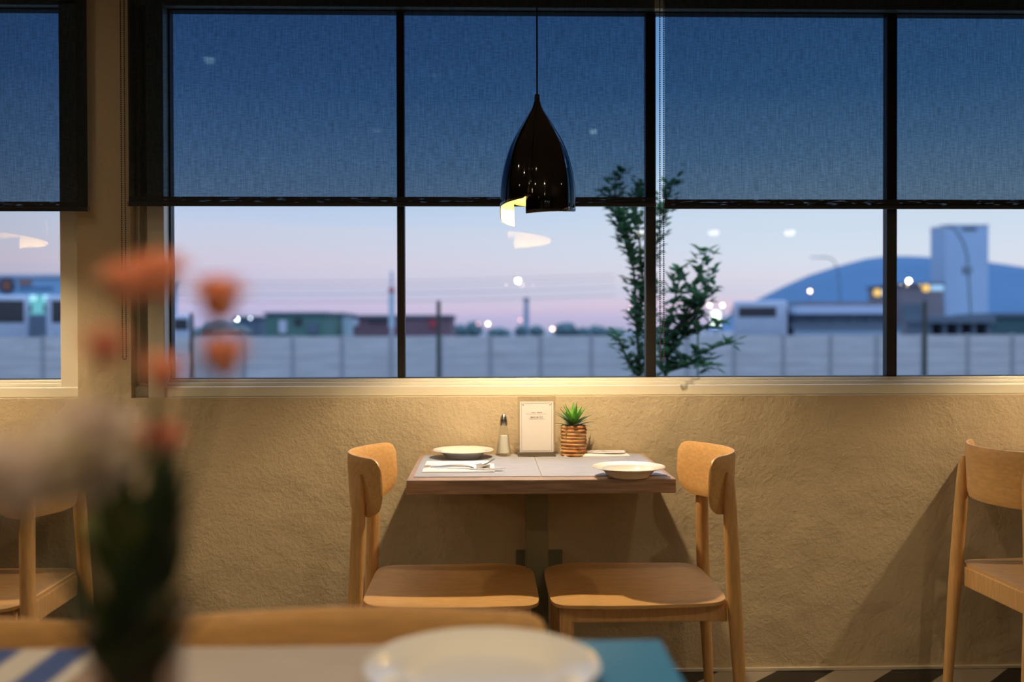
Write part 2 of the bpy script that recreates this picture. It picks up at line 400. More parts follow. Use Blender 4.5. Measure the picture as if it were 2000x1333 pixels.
# ------------------------------------------------------------------ roller blinds
def bead_chain(x0, x1, y, z0, z1, parent):
    c = MB()
    n = int((z1 - z0) / .0072)
    for x in (x0, x1):
        c.tube([(x, y, z0 + .004), (x, y, z1)], .0006, 4, cap=False)
        for i in range(n): c.ball((x, y, z0 + .004 + (i + .5) * (z1 - z0) / n), .0027, 0, 6, 4)
    for i in range(5):
        a = PI * i / 4; c.ball(((x0 + x1) / 2 - math.cos(a) * (x1 - x0) / 2, y, z0 + .004 - math.sin(a) * .008), .0027, 0, 6, 4)
    return c.build('bead_chain', bead_m, parent, True)
BY = -.035
def blind(label, xa, xb, zb, chain=None):
    b = thing('roller_blind', label, 'blind', ((xa + xb) / 2, BY, 2.55))
    ox = (xa + xb) / 2
    def bb(m, *a, **k): o = m.build(*a, **k); o.location = (-ox, -BY, -2.55); return o
    bb(MB().poly([(xa, BY, zb + .012), (xb, BY, zb + .012), (xb, BY, 2.53), (xa, BY, 2.53)]), 'fabric', fabric_m, parent=b)
    hm = MB().box((xa, BY - .004, zb), (xb, BY + .004, zb + .013), bev=.002)
    bar = bb(hm, 'hem_bar', dark_trim, parent=b)
    pk = MB().poly([(xa, BY - .0005, zb + .012), (xb, BY - .0005, zb + .012), (xb, BY - .0005, zb + .032), (xa, BY - .0005, zb + .032)])
    bb(pk, 'hem_pocket', hem_m, parent=b)
    for x in (xa, xb):
        s = 1 if x == xb else -1
        bb(MB().box((x, BY - .005, zb - .001), (x + s * .004, BY + .005, zb + .016), bev=.001), 'end_cap', beadcap, parent=bar).location = (0, 0, 0)
    rol = bb(MB().tube([(xa, BY + .012, 2.545), (xb, BY + .012, 2.545)], .022, 20), 'roller', dark_trim, parent=b, smooth=True)
    for x in (xa - .004, xb + .004):
        bb(MB().box((x - .002, BY - .012, 2.515), (x + .002, BY + .034, 2.58), bev=.0008), 'bracket', gasket, parent=rol).location = (0, 0, 0)
    if chain:
        o = bead_chain(chain[0], chain[1], BY - .004, chain[2], 2.54, b); o.location = (-ox, -BY, -2.55)
    return b
beadcap = mat('brass_end_cap', (.30, .22, .14), .35, metal=.6)
zc = atY(240, 700, BY).z
blind('charcoal screen roller blind on the narrow window left of the plaster pier', L_L + .1, atY(171, 300, BY).x, atY(100, 413, BY).z)
blind('long charcoal roller blind behind the black pendant lamp, beaded chain at its left end', atY(251, 300, BY).x, atY(1279, 300, BY).x, atY(800, 403.5, BY).z,
      (atY(239, 500, BY).x, atY(246, 500, BY).x, zc))
blind('charcoal roller blind over the right window bays, beaded chain hanging at its left end', atY(1298, 300, BY).x, M_R - .05, atY(1700, 408.5, BY).z,
      (atY(1289, 500, BY - .004).x, atY(1296.5, 500, BY - .004).x, atY(1295, 703, BY).z))

# ================================================================== CHAIRS
def seat_mesh():
    """plywood seat, front at x=.475; saddle-shaped"""
    N_, Rn = 72, 9
    def outline(t):
        # superellipse-ish with rounder front
        a = 2 * PI * t; c, s = math.cos(a), math.sin(a)
        ex = 2 / (4.6 if c > 0 else 9)
        x = .2375 + .2375 * (abs(c) ** ex) * (1 if c > 0 else -1)
        y = .245 * (abs(s) ** (2 / 7)) * (1 if s > 0 else -1)
        y *= .93 + .07 * min(1, max(0, x / .3))
        return x, y
    m = MB(); bm = m.bm
    def zz(x, y):
        u = (x - .22) / .24; v = y / .24
        return .450 - .010 * max(0, (1 - u * u)) * (1 - .6 * v * v) - .010 * max(0, u - .55) ** 2 * 4
    for side in (0, 1):
        rings = []
        for r in range(1, Rn + 1):
            k = r / Rn; ins = 0.004 if r == Rn else 0
            ring = []
            for i in range(N_):
                x, y = outline(i / N_); x = .2375 + (x - .2375) * k; y = y * k
                ring.append(bm.verts.new((x, y, zz(x, y) - (.012 if side else 0) - (.0015 if (r == Rn and not side) else 0) + (.0015 if r == Rn and side else 0))))
            rings.append(ring)
        c = bm.verts.new((.2375, 0, zz(.2375, 0) - (.012 if side else 0)))
        for i in range(N_): bm.faces.new((c, rings[0][i], rings[0][(i + 1) % N_]))
        for a, b in zip(rings, rings[1:]):
            for i in range(N_): bm.faces.new((a[i], b[i], b[(i + 1) % N_], a[(i + 1) % N_]))
        if side == 0: top = rings[-1]
        else:
            for i in range(N_): bm.faces.new((top[i], rings[-1][i], rings[-1][(i + 1) % N_], top[(i + 1) % N_]))
    return m
RZ0, RZ1 = .668, .828
def rail_mesh(hw=.218, sag=.108):
    m = MB(); bm = m.bm; U, V = 40, 14; th = .013
    def centre(u):     # u in -1..1 -> plan x of mid surface
        return .050 - sag * (1 - abs(u) ** 2.1)
    def hl(u):
        e = 1 - abs(u)                                   # distance from the end
        d = e * hw
        rl, ru = .060, .028
        lo = RZ0 + (rl - math.sqrt(max(0, rl*rl - (rl - min(d, rl))**2)))
        hi = RZ1 - (ru - math.sqrt(max(0, ru*ru - (ru - min(d, ru))**2)))
        return lo, hi
    grids = []
    for side in (0, 1):
        g = []
        for i in range(U + 1):
            q = -1 + 2 * i / U; u = math.sin(q * PI / 2) * .35 + q * .65
            u = max(-1, min(1, u)); lo, hi = hl(u)
            du = .01; tx = centre(min(1, u + du)) - centre(max(-1, u - du)); ty = (min(1, u + du) - max(-1, u - du)) * hw
            nl = math.hypot(tx, ty); nx, ny = -ty / nl, tx / nl
            off = th / 2 * (1 if side else -1)
            col = []
            for j in range(V + 1):
                v = j / V; z = lo + (hi - lo) * v
                edge = 1 - (abs(2 * v - 1) ** 8) * .6
                edge *= 1 - (abs(u) ** 30) * .6
                x = centre(u) - .10 * (z - RZ0) * .55 + .012
                col.append(bm.verts.new((x + nx * off * edge, u * hw + ny * off * edge, z)))
            g.append(col)
        grids.append(g)
        for i in range(U):
            for j in range(V): bm.faces.new((g[i][j], g[i+1][j], g[i+1][j+1], g[i][j+1]))
    a, b = grids
    for i in range(U):
        for j in (0, V): bm.faces.new((a[i][j], a[i+1][j], b[i+1][j], b[i][j]))
    for j in range(V):
        for i in (0, U): bm.faces.new((a[i][j], a[i][j+1], b[i][j+1], b[i][j]))
    return m
def make_chair(sag=.108):
    c = thing('dining_chair', 'x', 'chair')
    seat_mesh().build('seat', beech_h, c, True)
    rail_mesh(sag=sag).build('backrest', beech_y, c, True)
    ap = MB()
    ap.box((.02, -.188, .385), (.435, -.170, .436), bev=.003); ap.box((.02, .170, .385), (.435, .188, .436), bev=.003)
    ap.box((.425, -.17, .385), (.443, .17, .434), bev=.003); ap.box((-.004, -.17, .378), (.018, .17, .438), bev=.003)
    ap.build('apron', beech, c)
    for s in (-1, 1):
        m = MB(); bm = m.bm
        t = [(.412, .150), (.452, .150), (.452, .192), (.412, .192)]; b = [(.425, .165), (.452, .165), (.452, .192), (.425, .192)]
        vt = [bm.verts.new((x, s * y, .436)) for x, y in t]; vb = [bm.verts.new((x, s * y, 0)) for x, y in b]
        fs = [bm.faces.new(vt), bm.faces.new(vb)] + [bm.faces.new((vt[i], vb[i], vb[(i+1) % 4], vt[(i+1) % 4])) for i in range(4)]
        bmesh.ops.bevel(bm, geom=list({e for f in fs for e in f.edges}), offset=.007, segments=3, affect='EDGES')
        m.build('front_leg', beech, c, True)
    for s in (-1, 1):
        pts = [(-.042, .205*s, 0), (-.030, .201*s, .2), (-.018, .196*s, .40), (-.014, .190*s, .50), (-.010, .180*s, .62), (-.009, .172*s, .70), (-.0095, .166*s, .755), (-.0095, .163*s, .782)]
        MB().tube(pts, [.0135, .0165, .0195, .0195, .0195, .018, .0145, .006], 16).build('rear_leg', beech, c, True)
    return c
chair0 = make_chair(); used = [0]
def place_chair(x, y, rz, label, sc=(1, 1, 1), first=None):
    c = first or (chair0 if not used[0] else copy_tree(chair0))
    used[0] = 1; c.location = (x, y, 0); c.rotation_euler = (0, 0, rz); c.scale = sc; c['label'] = label
    return c

# ================================================================== TABLES
def table(name, label, cx, y0, y1, w, top=.75, th=.04, topmat=None, col=True):
    t = thing(name, label, 'table', (cx, (y0 + y1) / 2, 0))
    d = (y1 - y0) / 2
    MB().box((-w/2, -d, top - th), (w/2, d, top), bev=.0025).build('tabletop', topmat or table_top_m, t)
    if col:
        MB().box((-.034, -.034, .012), (.034, .034, top - th - .006), bev=.003).build('column', column_m, t)
        MB().box((-.2, -.2, top - th - .007), (.2, .2, top - th), bev=.001).build('mounting_plate', column_m, t)
        MB().box((-.21, -.21, 0), (.21, .21, .012), bev=.003).build('base_plate', column_m, t)
    return t
CX = .155       # centre of the middle table (world x)
TY0 = -.600; PITCH = 1.87
def chair_px(px, py, d): return atY(px, py, CAM.y + d)
table('two_seat_table', 'small square brown wood table under the black pendant lamp, laid with two white plates', CX, TY0, -.012, .755)
table('two_seat_table', 'brown wood table at the picture edge beyond the turned chair facing away', CX + PITCH, TY0, -.012, .755)
table('two_seat_table', 'brown wood table partly hidden behind the blurred flowers, against the wall', CX - PITCH - .06, TY0, -.012, .755)
CY = -.54
place_chair(CX - .487, CY, 0, 'light beech chair tucked in on the lamp side with the salt shaker, facing right')
place_chair(CX + .492, CY, PI, 'light beech chair beside the succulent end of the laid table, facing left')
place_chair(CX + PITCH - .545, CY + .01, R(3), 'light beech chair seen from behind, alone at the right picture edge')
place_chair(CX - PITCH + .485 + .005, CY, PI + R(1), 'light beech chair half hidden behind the blurred bouquet, left of the pier')

# wall plate behind the column
wp0, wp1 = atY(1007, 1074, 0), atY(1098, 1112, 0)
wp = thing('wall_plate', 'dark wide metal plate on the wall behind the table column', 'wall plate', ((wp0.x + wp1.x)/2, 0, (wp0.z + wp1.z)/2))
hw, hh = (wp1.x - wp0.x)/2, (wp0.z - wp1.z)/2
MB().box((-hw, -.012, -hh), (hw, 0, hh), bev=.003).build('plate_body', column_m, wp)

# placemats
TZ = .75
def flat(name, label, cat, x0, y0, x1, y1, z, th, m, group=None, bev=.0006):
    t = MB().box((-(x1-x0)/2, -(y1-y0)/2, 0), ((x1-x0)/2, (y1-y0)/2, th), bev=bev).build(name, m)
    t.location = ((x0+x1)/2, (y0+y1)/2, z); return tag(t, label, cat, group)
sx = atZ(1057, 930, TZ).x
MY0, MY1 = TY0 + .055, -.045
flat('placemat', 'grey woven placemat holding the napkin beside the salt shaker end', 'placemat', CX - .362, MY0, sx - .001, MY1, TZ, .002, mat_grey)
flat('placemat', 'grey woven placemat under the plate nearest the succulent end', 'placemat', sx + .001, MY0, CX + .362, MY1, TZ, .002, mat_grey)
MZ = TZ + .002

# plates
def plate(label, x, y, z, r, group=None, deep=.024, name='dinner_plate'):
    k = r / .102
    out_ = [(0, .004), (.050*k, .004), (.052*k, 0), (.056*k, 0), (.060*k, .005), (.074*k, deep*.72), (.101*k, deep), (.102*k, deep + .0015), (.1005*k, deep + .003), (.074*k, deep*.72 + .0035), (.066*k, .011), (.058*k, .008), (0, .0075)]
    o = MB().lathe(out_, 64).build(name, porcelain, None, True); o.location = (x, y, z)
    return tag(o, label, 'plate', group)
p1 = atZ(905, 879.5, MZ + .022); plate('white plate at the wall side of the table, beside the salt shaker', p1.x, -.116, MZ, .100, deep=.024)
p2 = atZ(1231, 916, MZ + .026); plate('white rimmed plate near the front edge of the laid table, on its right half', p2.x, p2.y + .03, MZ, .1035, deep=.027)

# salt shaker
sk = atZ(983, 886, TZ)
t = thing('salt_shaker', 'tapered glass salt shaker with a domed metal cap, left of the menu card', 'salt shaker', (sk.x, -.075, MZ))
H = .137
MB().lathe([(0, .002), (.0235, 0), (.0255, .004), (.0245, .014), (.0185, .055), (.0125, .1), (.0115, .104)], 12).build('glass_body', shaker_m, t)
MB().lathe([(0, .010), (.0195, .010), (.0145, .052), (.0125, .066), (0, .068)], 12).build('salt', mat('white_salt', (.8, .77, .7), .9), t, True)
MB().lathe([(.0122, .100), (.0128, .104), (.0128, .116), (.0118, .121), (.0105, .127), (.0065, .134), (.004, .137), (0, .1375)], 20).build('cap', chrome, t, True)

# menu stand (QR code itself left out)
c0 = atZ(1045, 884, TZ); ms_x = c0.x
t = thing('menu_stand', 'clear acrylic stand holding a printed menu card between salt shaker and succulent', 'menu stand', (ms_x, -.085, MZ))
W2, HH = .0625, .198
a = MB(); a.box((-W2, -.0015, 0), (W2, .0015, HH), bev=.0008); a.box((-W2, -.030, 0), (W2, .030, .003), bev=.0008); a.build('acrylic_holder', clear_m, t)
card = MB().box((-.0555, -.0030, .012), (.0555, -.0018, .180)).build('menu_card', mat('cream_card', (.82, .77, .74), .7), t)
ink = mat('dark_ink', (.03, .025, .025), .8)
pr = MB(); yy = -.0034
def rr_(x0, z0, x1, z1): pr.box((x0, yy, z0), (x1, yy + .0004, z1))
for (x0, z0, x1, z1) in ((-.050, .0165, .050, .0171), (-.050, .1745, .050, .1751), (-.050, .0165, -.0494, .175), (.0494, .0165, .050, .175), (-.034, .1385, .034, .1389)): rr_(x0, z0, x1, z1)
for (x, s) in ((-.0475, 1), (.0475, -1)):
    for k in range(3): rr_(x + s * k * .0022 - .0009, .169 - k * .001, x + s * k * .0022 + .0009, .1705 - k * .0004)
rnd = random.Random(3)
def glyphs(xa, xb, z, h, gaps):
    x = xa
    while x < xb:
        w = h * rnd.uniform(.45, .8)
        if not any(g0 < x < g1 for g0, g1 in gaps):
            rr_(x, z, x + w * .28, z + h); rr_(x, z + h * rnd.choice((0, .4, .8)), x + w * .8, z + h * rnd.choice((0, .4, .8)) * 0 + z * 0 + h * .2 + z * 0 if False else z + h)
        x += w * 1.15
glyphs(-.0175, .0165, .1425, .0026, [(-.003, .001)])
glyphs(-.021, .021, .1265, .0030, [(-.006, -.003), (.006, .009)])
glyphs(-.024, .024, .1215, .0013, [(-.01, -.008), (.004, .006)])
pr.build('printing', ink, card)

# succulent
c1 = atZ(1114.5, 883, TZ)
t = thing('potted_succulent', 'green spiky succulent in a small pot wrapped with brown woven rope', 'potted plant', (c1.x, -.085, MZ))
pm = MB(); prof = [(0, 0), (.040, 0)]
n = 9; ph = .102
for i in range(n):
    z0 = i * ph / n
    for k in range(5):
        a = PI * k / 4; prof.append((.0400 + .0040 * math.sin(a) + .0008 * math.sin(i * 2.1), z0 + ph / n * (k + .1) / 4.2))
prof += [(.039, ph), (.037, ph - .006), (0, ph - .008)]
def rope_mat():
    m = mat('woven_rope', (.50, .27, .10), .8, var=(30, .55, (1, 1, 5)), bump=(120, .9, .004, (1, 1, 2)))
    nt = m.node_tree; b = nt.nodes['Principled BSDF']
    t_ = nt.nodes.new('ShaderNodeTexCoord'); mp = nt.nodes.new('ShaderNodeMapping'); mp.inputs['Scale'].default_value = (18, 18, 70)
    n_ = nt.nodes.new('ShaderNodeTexNoise'); n_.inputs['Scale'].default_value = 1.2; n_.inputs['Detail'].default_value = 3
    nt.links.new(t_.outputs['Object'], mp.inputs[0]); nt.links.new(mp.outputs[0], n_.inputs[0])
    cr = nt.nodes.new('ShaderNodeValToRGB'); e = cr.color_ramp.elements
    e[0].position = .32; e[0].color = (.10, .04, .018, 1); e[1].position = .72; e[1].color = (.72, .46, .16, 1)
    x = e.new(.46); x.color = (.50, .20, .06, 1); x = e.new(.58); x.color = (.60, .36, .16, 1)
    nt.links.new(n_.outputs[0], cr.inputs[0]); nt.links.new(cr.outputs[0], b.inputs['Base Color']); return m
pm.lathe(prof, 40).build('rope_pot', rope_mat(), t, True)
def leaf_strip(m, base, dirv, length, width, droop, mi=0, fold=.25, seg=6):
    """a tapered, folded, curving leaf"""
    d = Vector(dirv).normalized(); side = d.cross(Vector((0, 0, 1)))
    if side.length < .05: side = Vector((1, 0, 0))
    side.normalize(); up = side.cross(d).normalized()
    rows = []; p = Vector(base)
    for i in range(seg + 1):
        f = i / seg; w = width * (math.sin(PI * min(1, (f * .78 + .2))) ** .8) * (1 - f ** 4)
        if i == seg: w = width * .03
        dd = (d + Vector((0, 0, -droop * f * f))).normalized()
        rows.append([m.bm.verts.new(p - side * w / 2 + up * w * fold), m.bm.verts.new(p), m.bm.verts.new(p + side * w / 2 + up * w * fold)])
        p = p + dd * (length / seg)
    for a, b in zip(rows, rows[1:]):
        for k in (0, 1):
            f = m.bm.faces.new((a[k], a[k+1], b[k+1], b[k])); f.material_index = mi
sm = MB(); rn = random.Random(5)
for tier, (cnt, el, ln, wd) in enumerate(((9, 12, .062, .0085), (9, 30, .066, .010), (8, 50, .062, .012), (6, 68, .060, .014))):
    for i in range(cnt):
        a = 2*PI*i/cnt + tier * .55 + rn.uniform(-.15, .15); e = R(el + rn.uniform(-7, 7))
        leaf_strip(sm, (.006*math.cos(a), .006*math.sin(a), ph - .004 + tier * .004), (math.cos(a)*math.cos(e), math.sin(a)*math.cos(e), math.sin(e)), ln * 1.15 * rn.uniform(.85, 1.1), wd * 1.15, .25 if tier < 2 else -.05, tier // 2)
sm.build('leaves', [mat('succulent_dark_leaf', (.07, .17, .045), .4, var=(40, .3)), mat('succulent_bright_leaf', (.17, .42, .06), .35, var=(40, .3))], t, True)

# napkins and cutlery
def napkin(label, x0, y0, x1, y1, z, puff=.006):
    m = MB(); nx, ny = 28, 10
    w, d = x1 - x0, y1 - y0
    top, bot = [], []
    for i in range(nx + 1):
        ra, rb = [], []
        for j in range(ny + 1):
            u, v = i / nx, j / ny
            e = min(u, 1 - u, v, 1 - v) * 8; e = min(1, e) ** .5
            h = .003 + puff * e * (.5 + .5 * math.sin(u * 4.3 + v * 2 + .4)) * (1 - .3 * v)
            ra.append(m.bm.verts.new((u * w - w/2, v * d - d/2, h))); rb.append(m.bm.verts.new((u * w - w/2, v * d - d/2, 0)))
        top.append(ra); bot.append(rb)
    for g in (top, bot):
        for i in range(nx):
            for j in range(ny): m.bm.faces.new((g[i][j], g[i+1][j], g[i+1][j+1], g[i][j+1]))
    for i in range(nx):
        for j in (0, ny): m.bm.faces.new((top[i][j], top[i+1][j], bot[i+1][j], bot[i][j]))
    for j in range(ny):
        for i in (0, nx): m.bm.faces.new((top[i][j], top[i][j+1], bot[i][j+1], bot[i][j]))
    # the second fold lying on top of the first
    m.box((-w/2 + .004, -d/2 + d*.42, .003 + puff*.6), (w/2 - .012, d/2 - .001, .006 + puff*1.15), bev=.0014)
    o = m.build('napkin', linen, None, True); o.location = ((x0+x1)/2, (y0+y1)/2, z); return tag(o, label, 'napkin')
def fork(label, p, rz, z, flip=1):
    f = thing('fork', label, 'fork', (p[0], p[1], z), rz)
    pts = [(-.10, 0, .002), (-.07, 0, .0035), (-.035, 0, .0075), (-.005, 0, .0085), (.018, 0, .004), (.032, 0, .0015)]
    MB().tube(pts, [.0045, .0042, .0028, .0022, .0028, .006], 8, squash=.35).build('handle', steel, f, True)
    h = MB(); h.tube([(.030, 0, .0015), (.045, 0, .001), (.056, 0, .004)], [.007, .011, .0115], 10, squash=.16)
    for k in (-1.5, -.5, .5, 1.5):
        h.tube([(.054, k*.0055, .0035), (.070, k*.0055, .0105), (.086, k*.005, .0200), (.092, k*.005, .0245)], [.0016, .0014, .0011, .0005], 6)
    h.build('fork_head', steel, f, True); return f
def knife(label, p, rz, z):
    f = thing('knife', label, 'knife', (p[0], p[1], z), rz)
    MB().tube([(-.11, 0, .003), (-.10, 0, .003), (-.05, 0, .003), (0, 0, .003)], [.003, .0062, .0055, .0045], 10, squash=.5).build('handle', steel, f, True)
    b = MB(); b.prism([(0, -.006, .002), (.08, -.0085, .002), (.098, -.004, .002), (.104, .004, .002), (.09, .0075, .002), (0, .005, .002)], (0, 0, .0014)); b.build('blade', steel, f); return f
n1a, n1b = atZ(824, 924, MZ), atZ(965, 909, MZ)
napkin('folded white napkin on the left half of the laid table, near its front edge', n1a.x, n1a.y, n1b.x, n1b.y + .01, MZ)
mx_ = (n1a.x + n1b.x) / 2; my_ = (n1a.y + n1b.y) / 2
fork('steel fork lying on the napkin near the front edge, tines raised', (mx_ + .015, my_ - .018), R(2), MZ + .0075)
knife('steel knife tucked beside the front napkin, blade tip past its end', (mx_ + .035, my_ - .047), R(-2), MZ + .004)
n2a, n2b = atZ(1102, 893, MZ), atZ(1222, 885, MZ)
napkin('folded white napkin at the wall side in front of the succulent', n2a.x, n2a.y, n2b.x, n2a.y + .075, MZ)
mx2 = (n2a.x + n2b.x) / 2; my2 = n2a.y + .04
fork('steel fork on the wall-side napkin, tines raised beside the rope pot', (mx2 - .015, my2 - .010), PI + R(4), MZ + .0085)
knife('steel knife lying along the back of the wall-side napkin', (mx2 + .0, my2 + .034), PI - R(2), MZ + .006)

# ================================================================== PENDANT LAMPS
PROF = [(0, .007), (.018, .0085), (.040, .0155), (.064, .031), (.092, .0475), (.120, .0640), (.145, .0765), (.168, .0860), (.195, .0945), (.22, .1010), (.25, .1065), (.28, .1100), (.32, .1115), (.36, .1105), (.40, .1085)]
def rprof(d):
    for (a, ra), (b, rb) in zip(PROF, PROF[1:]):
        if d <= b: return ra + (rb - ra) * (d - a) / (b - a)
    return PROF[-1][1]
def lerpz(pts, a):
    for (x, p), (y, q) in zip(pts, pts[1:]):
        if a <= y: return p + (q - p) * (a - x) / (y - x)
    return pts[-1][1]
LZ = None
def make_pendant(label, x, y, ztop, watts):
    t = thing('pendant_lamp', label, 'pendant lamp', (x, y, ztop))
    petals = [(-141, -21, [(-141, .383), (-100, .374), (-91, .364), (-83, .336), (-21, .320)]),
              (-21, 41, [(-21, .364), (41, .356)]), (41, 76, [(41, .356), (76, .350)]), (76, 219, [(76, .346), (150, .330), (219, .312)])]
    for (a0, a1, zb) in petals:
        m = MB(); ext = 9; nA = max(8, int((a1 - a0 + ext) / 4)); nZ = 30; g = []
        for i in range(nA + 1):
            a = a0 + (a1 - a0 + ext) * i / nA; q = (a - a0) / (a1 - a0)
            z1 = lerpz(zb, min(a, a1)); col = []
            if a > a1: z1 -= .004
            for j in range(nZ + 1):
                d = .012 + (z1 - .012) * (j / nZ)
                grow = .0095 * min(1, max(0, (d - .03) / .12))
                if a1 - a0 < 50: grow *= .45
                # leading edge of every shell stands off outside the next one's start
                rr2 = rprof(d) + grow * (min(1, q) ** 1.5) - grow * .25
                ar = R(a); col.append(m.bm.verts.new((rr2 * math.sin(ar), -rr2 * math.cos(ar), -d)))
            g.append(col)
        for i in range(nA):
            for j in range(nZ): m.bm.faces.new((g[i][j], g[i][j+1], g[i+1][j+1], g[i+1][j]))
        # make normals point outward
        o = m.build('shade_shell', [black_lacquer, shade_in], t, True)
        me = o.data; me.update(); ctr = sum(((p.normal.x * p.center.x + p.normal.y * p.center.y) for p in me.polygons))
        if ctr < 0: me.flip_normals()
        sd = o.modifiers.new('shell_thickness', 'SOLIDIFY'); sd.thickness = .0022; sd.offset = -1; sd.material_offset = 1; sd.material_offset_rim = 0
    MB().lathe([(0, .002), (.0065, .002), (.0075, -.004), (.0088, -.022), (0, -.022)], 20).build('collar', gasket, t, True)
    MB().tube([(0, 0, 0), (0, 0, CZ - ztop - .02)], .0026, 8).build('cord', cord_m, t, True)
    MB().lathe([(0, CZ - ztop), (.05, CZ - ztop), (.05, CZ - ztop - .02), (.006, CZ - ztop - .03), (0, CZ - ztop - .03)], 28).build('ceiling_cup', gasket, t, True)
    MB().lathe([(0, -.12), (.018, -.12), (.018, -.20), (0, -.20)], 20).build('bulb_socket', shade_in, t, True)
    bulb = MB().lathe([(.014, -.20), (.016, -.215), (.030, -.250), (.0305, -.255)], 24).build('bulb', mat('bulb_housing', (.6, .55, .45), .4), t, True)
    MB().lathe([(.0305, -.255), (.031, -.265), (.027, -.278), (.016, -.287), (0, -.290)], 24).build('bulb_face', bulb_face, bulb, True)
    ld = bpy.data.lights.new('pendant_light', 'SPOT'); ld.energy = watts; ld.color = (1, .77, .47); ld.spot_size = R(150); ld.spot_blend = .6; ld.shadow_soft_size = .018
    lo = bpy.data.objects.new('pendant_light', ld); COL.objects.link(lo); lo.parent = t; lo.location = (0, 0, -.300)
    return t
bulb_face = bpy.data.materials.new('lit_bulb_face'); bulb_face.use_nodes = True
_b = bulb_face.node_tree.nodes['Principled BSDF']; _b.inputs['Base Color'].default_value = (1, .9, .7, 1); _b.inputs['Emission Color'].default_value = (1, .74, .40, 1); _b.inputs['Emission Strength'].default_value = 70
LY = CAM.y + 2.97
lt = atY(1049, 186, LY)
make_pendant('glossy black pendant lamp of overlapping shells hanging over the laid table', lt.x, LY, lt.z, 46)
make_pendant('black shell pendant lamp over the wall table behind the flowers, reflected in the narrow window', lt.x - 2.0, LY, lt.z, 28)
make_pendant('black shell pendant lamp over the table at the far right of the window wall', lt.x + 2.06, LY, lt.z, 38)

# ================================================================== CEILING DOWNLIGHTS
lens_m = mat('lit_downlight_lens', (1, .9, .75), .5, emit=((1, .80, .55), 14))
def downlight(label, x, y, watts=0, col=(1, .79, .52), ang=165, dome=False):
    t = thing('ceiling_downlight', label, 'downlight', (x, y, CZ), group='round ceiling downlights')
    if dome:
        MB().lathe([(.085, 0), (.09, 0), (.09, -.012), (.078, -.012), (.078, 0)], 28).build('trim_ring', mat('white_trim', (.6, .55, .5), .4), t, True)
        MB().lathe([(.076, -.010), (.076, -.05), (.06, -.07), (.03, -.078), (0, -.08)], 24).build('opal_dome', mat('lit_opal_dome', (1, .9, .75), .5, emit=((1, .9, .78), 7)), t, True)
        return
    MB().lathe([(.040, 0), (.055, 0), (.055, -.006), (.042, -.008), (.040, 0)], 28).build('trim_ring', mat('white_trim', (.6, .55, .5), .4), t, True)
    MB().lathe([(0, -.003), (.040, -.003), (.040, -.001), (0, -.001)], 24).build('lens', lens_m, t)
    if watts:
        ld = bpy.data.lights.new('unseen_downlight_light', 'SPOT'); ld.energy = watts; ld.color = col; ld.spot_size = R(ang); ld.spot_blend = .6; ld.shadow_soft_size = .028
        lo = bpy.data.objects.new('unseen_downlight_light', ld); COL.objects.link(lo); lo.parent = t; lo.location = (0, 0, -.012)
DL = 'small unseen downlight placed in the ceiling to light the dining room'
for (x, y, w) in ((-1.5, -1.9, 9), (-3.4, -2.2, 10), (3.4, -2.2, 6), (.8, -3.8, 50), (-.8, -3.8, 14), (-1.9, -5.0, 14), (-1.75, -1.0, 5), (1.2, -6.0, 32), (-.6, -7.5, 80)):  # one near the pier is added to brighten it; rear ones serve as fill
    downlight(DL, x, y, w)
downlight('unseen downlight added above the near table to brighten the flowers and plate', -.30, -2.25, 72, ang=76)  # added overhead to brighten the out-of-focus foreground
for px in (1255, 1394, 1543):
    yy2 = 450; d = ray(px, yy2); k = (CZ - CAM.z) / d.z; p = CAM + d * k   # mirror position behind the glass
    downlight('round opal ceiling light far back in the room, mirrored in the window', p.x, 2 * GY - p.y, dome=True)

# clear glass bowl pendants at the back of the room (seen mirrored in the window)
for k, (px, lab) in enumerate(((1012, 'clear glass bowl pendant mirrored in the pane below the black lamp'), (1775, 'clear glass bowl pendant mirrored in the window against the mountain'))):
    p = atY(px, 566, 8.0 + CAM.y); x, y, z = p.x, 2 * GY - p.y, p.z
    t = thing('glass_pendant', lab, 'pendant lamp', (x, y, z))
    rr3 = .27
    MB().lathe([(rr3 * math.sin(R(a)), rr3 * .9 * (1 - math.cos(R(a)))) for a in range(0, 100, 6)], 36).build('glass_bowl', bowl_m, t, True)
    MB().tube([(0, 0, .12), (0, 0, CZ - z)], .004, 8).build('rod', gasket, t)
    for j in range(5):
        if j == 0:
            ld = bpy.data.lights.new('glass_pendant_light', 'POINT'); ld.energy = 11; ld.color = (1, .76, .48); ld.shadow_soft_size = .02
            lo = bpy.data.objects.new('glass_pendant_light', ld); COL.objects.link(lo); lo.parent = t; lo.location = (0, 0, .07)
        a = 2 * PI * j / 5; MB().ball((.12 * math.cos(a), .12 * math.sin(a), .035), .012, 0, 10, 6).build('small_bulb', mat('tiny_lit_bulb', (1, .8, .6), .5, emit=((1, .74, .42), 9)), t, True)

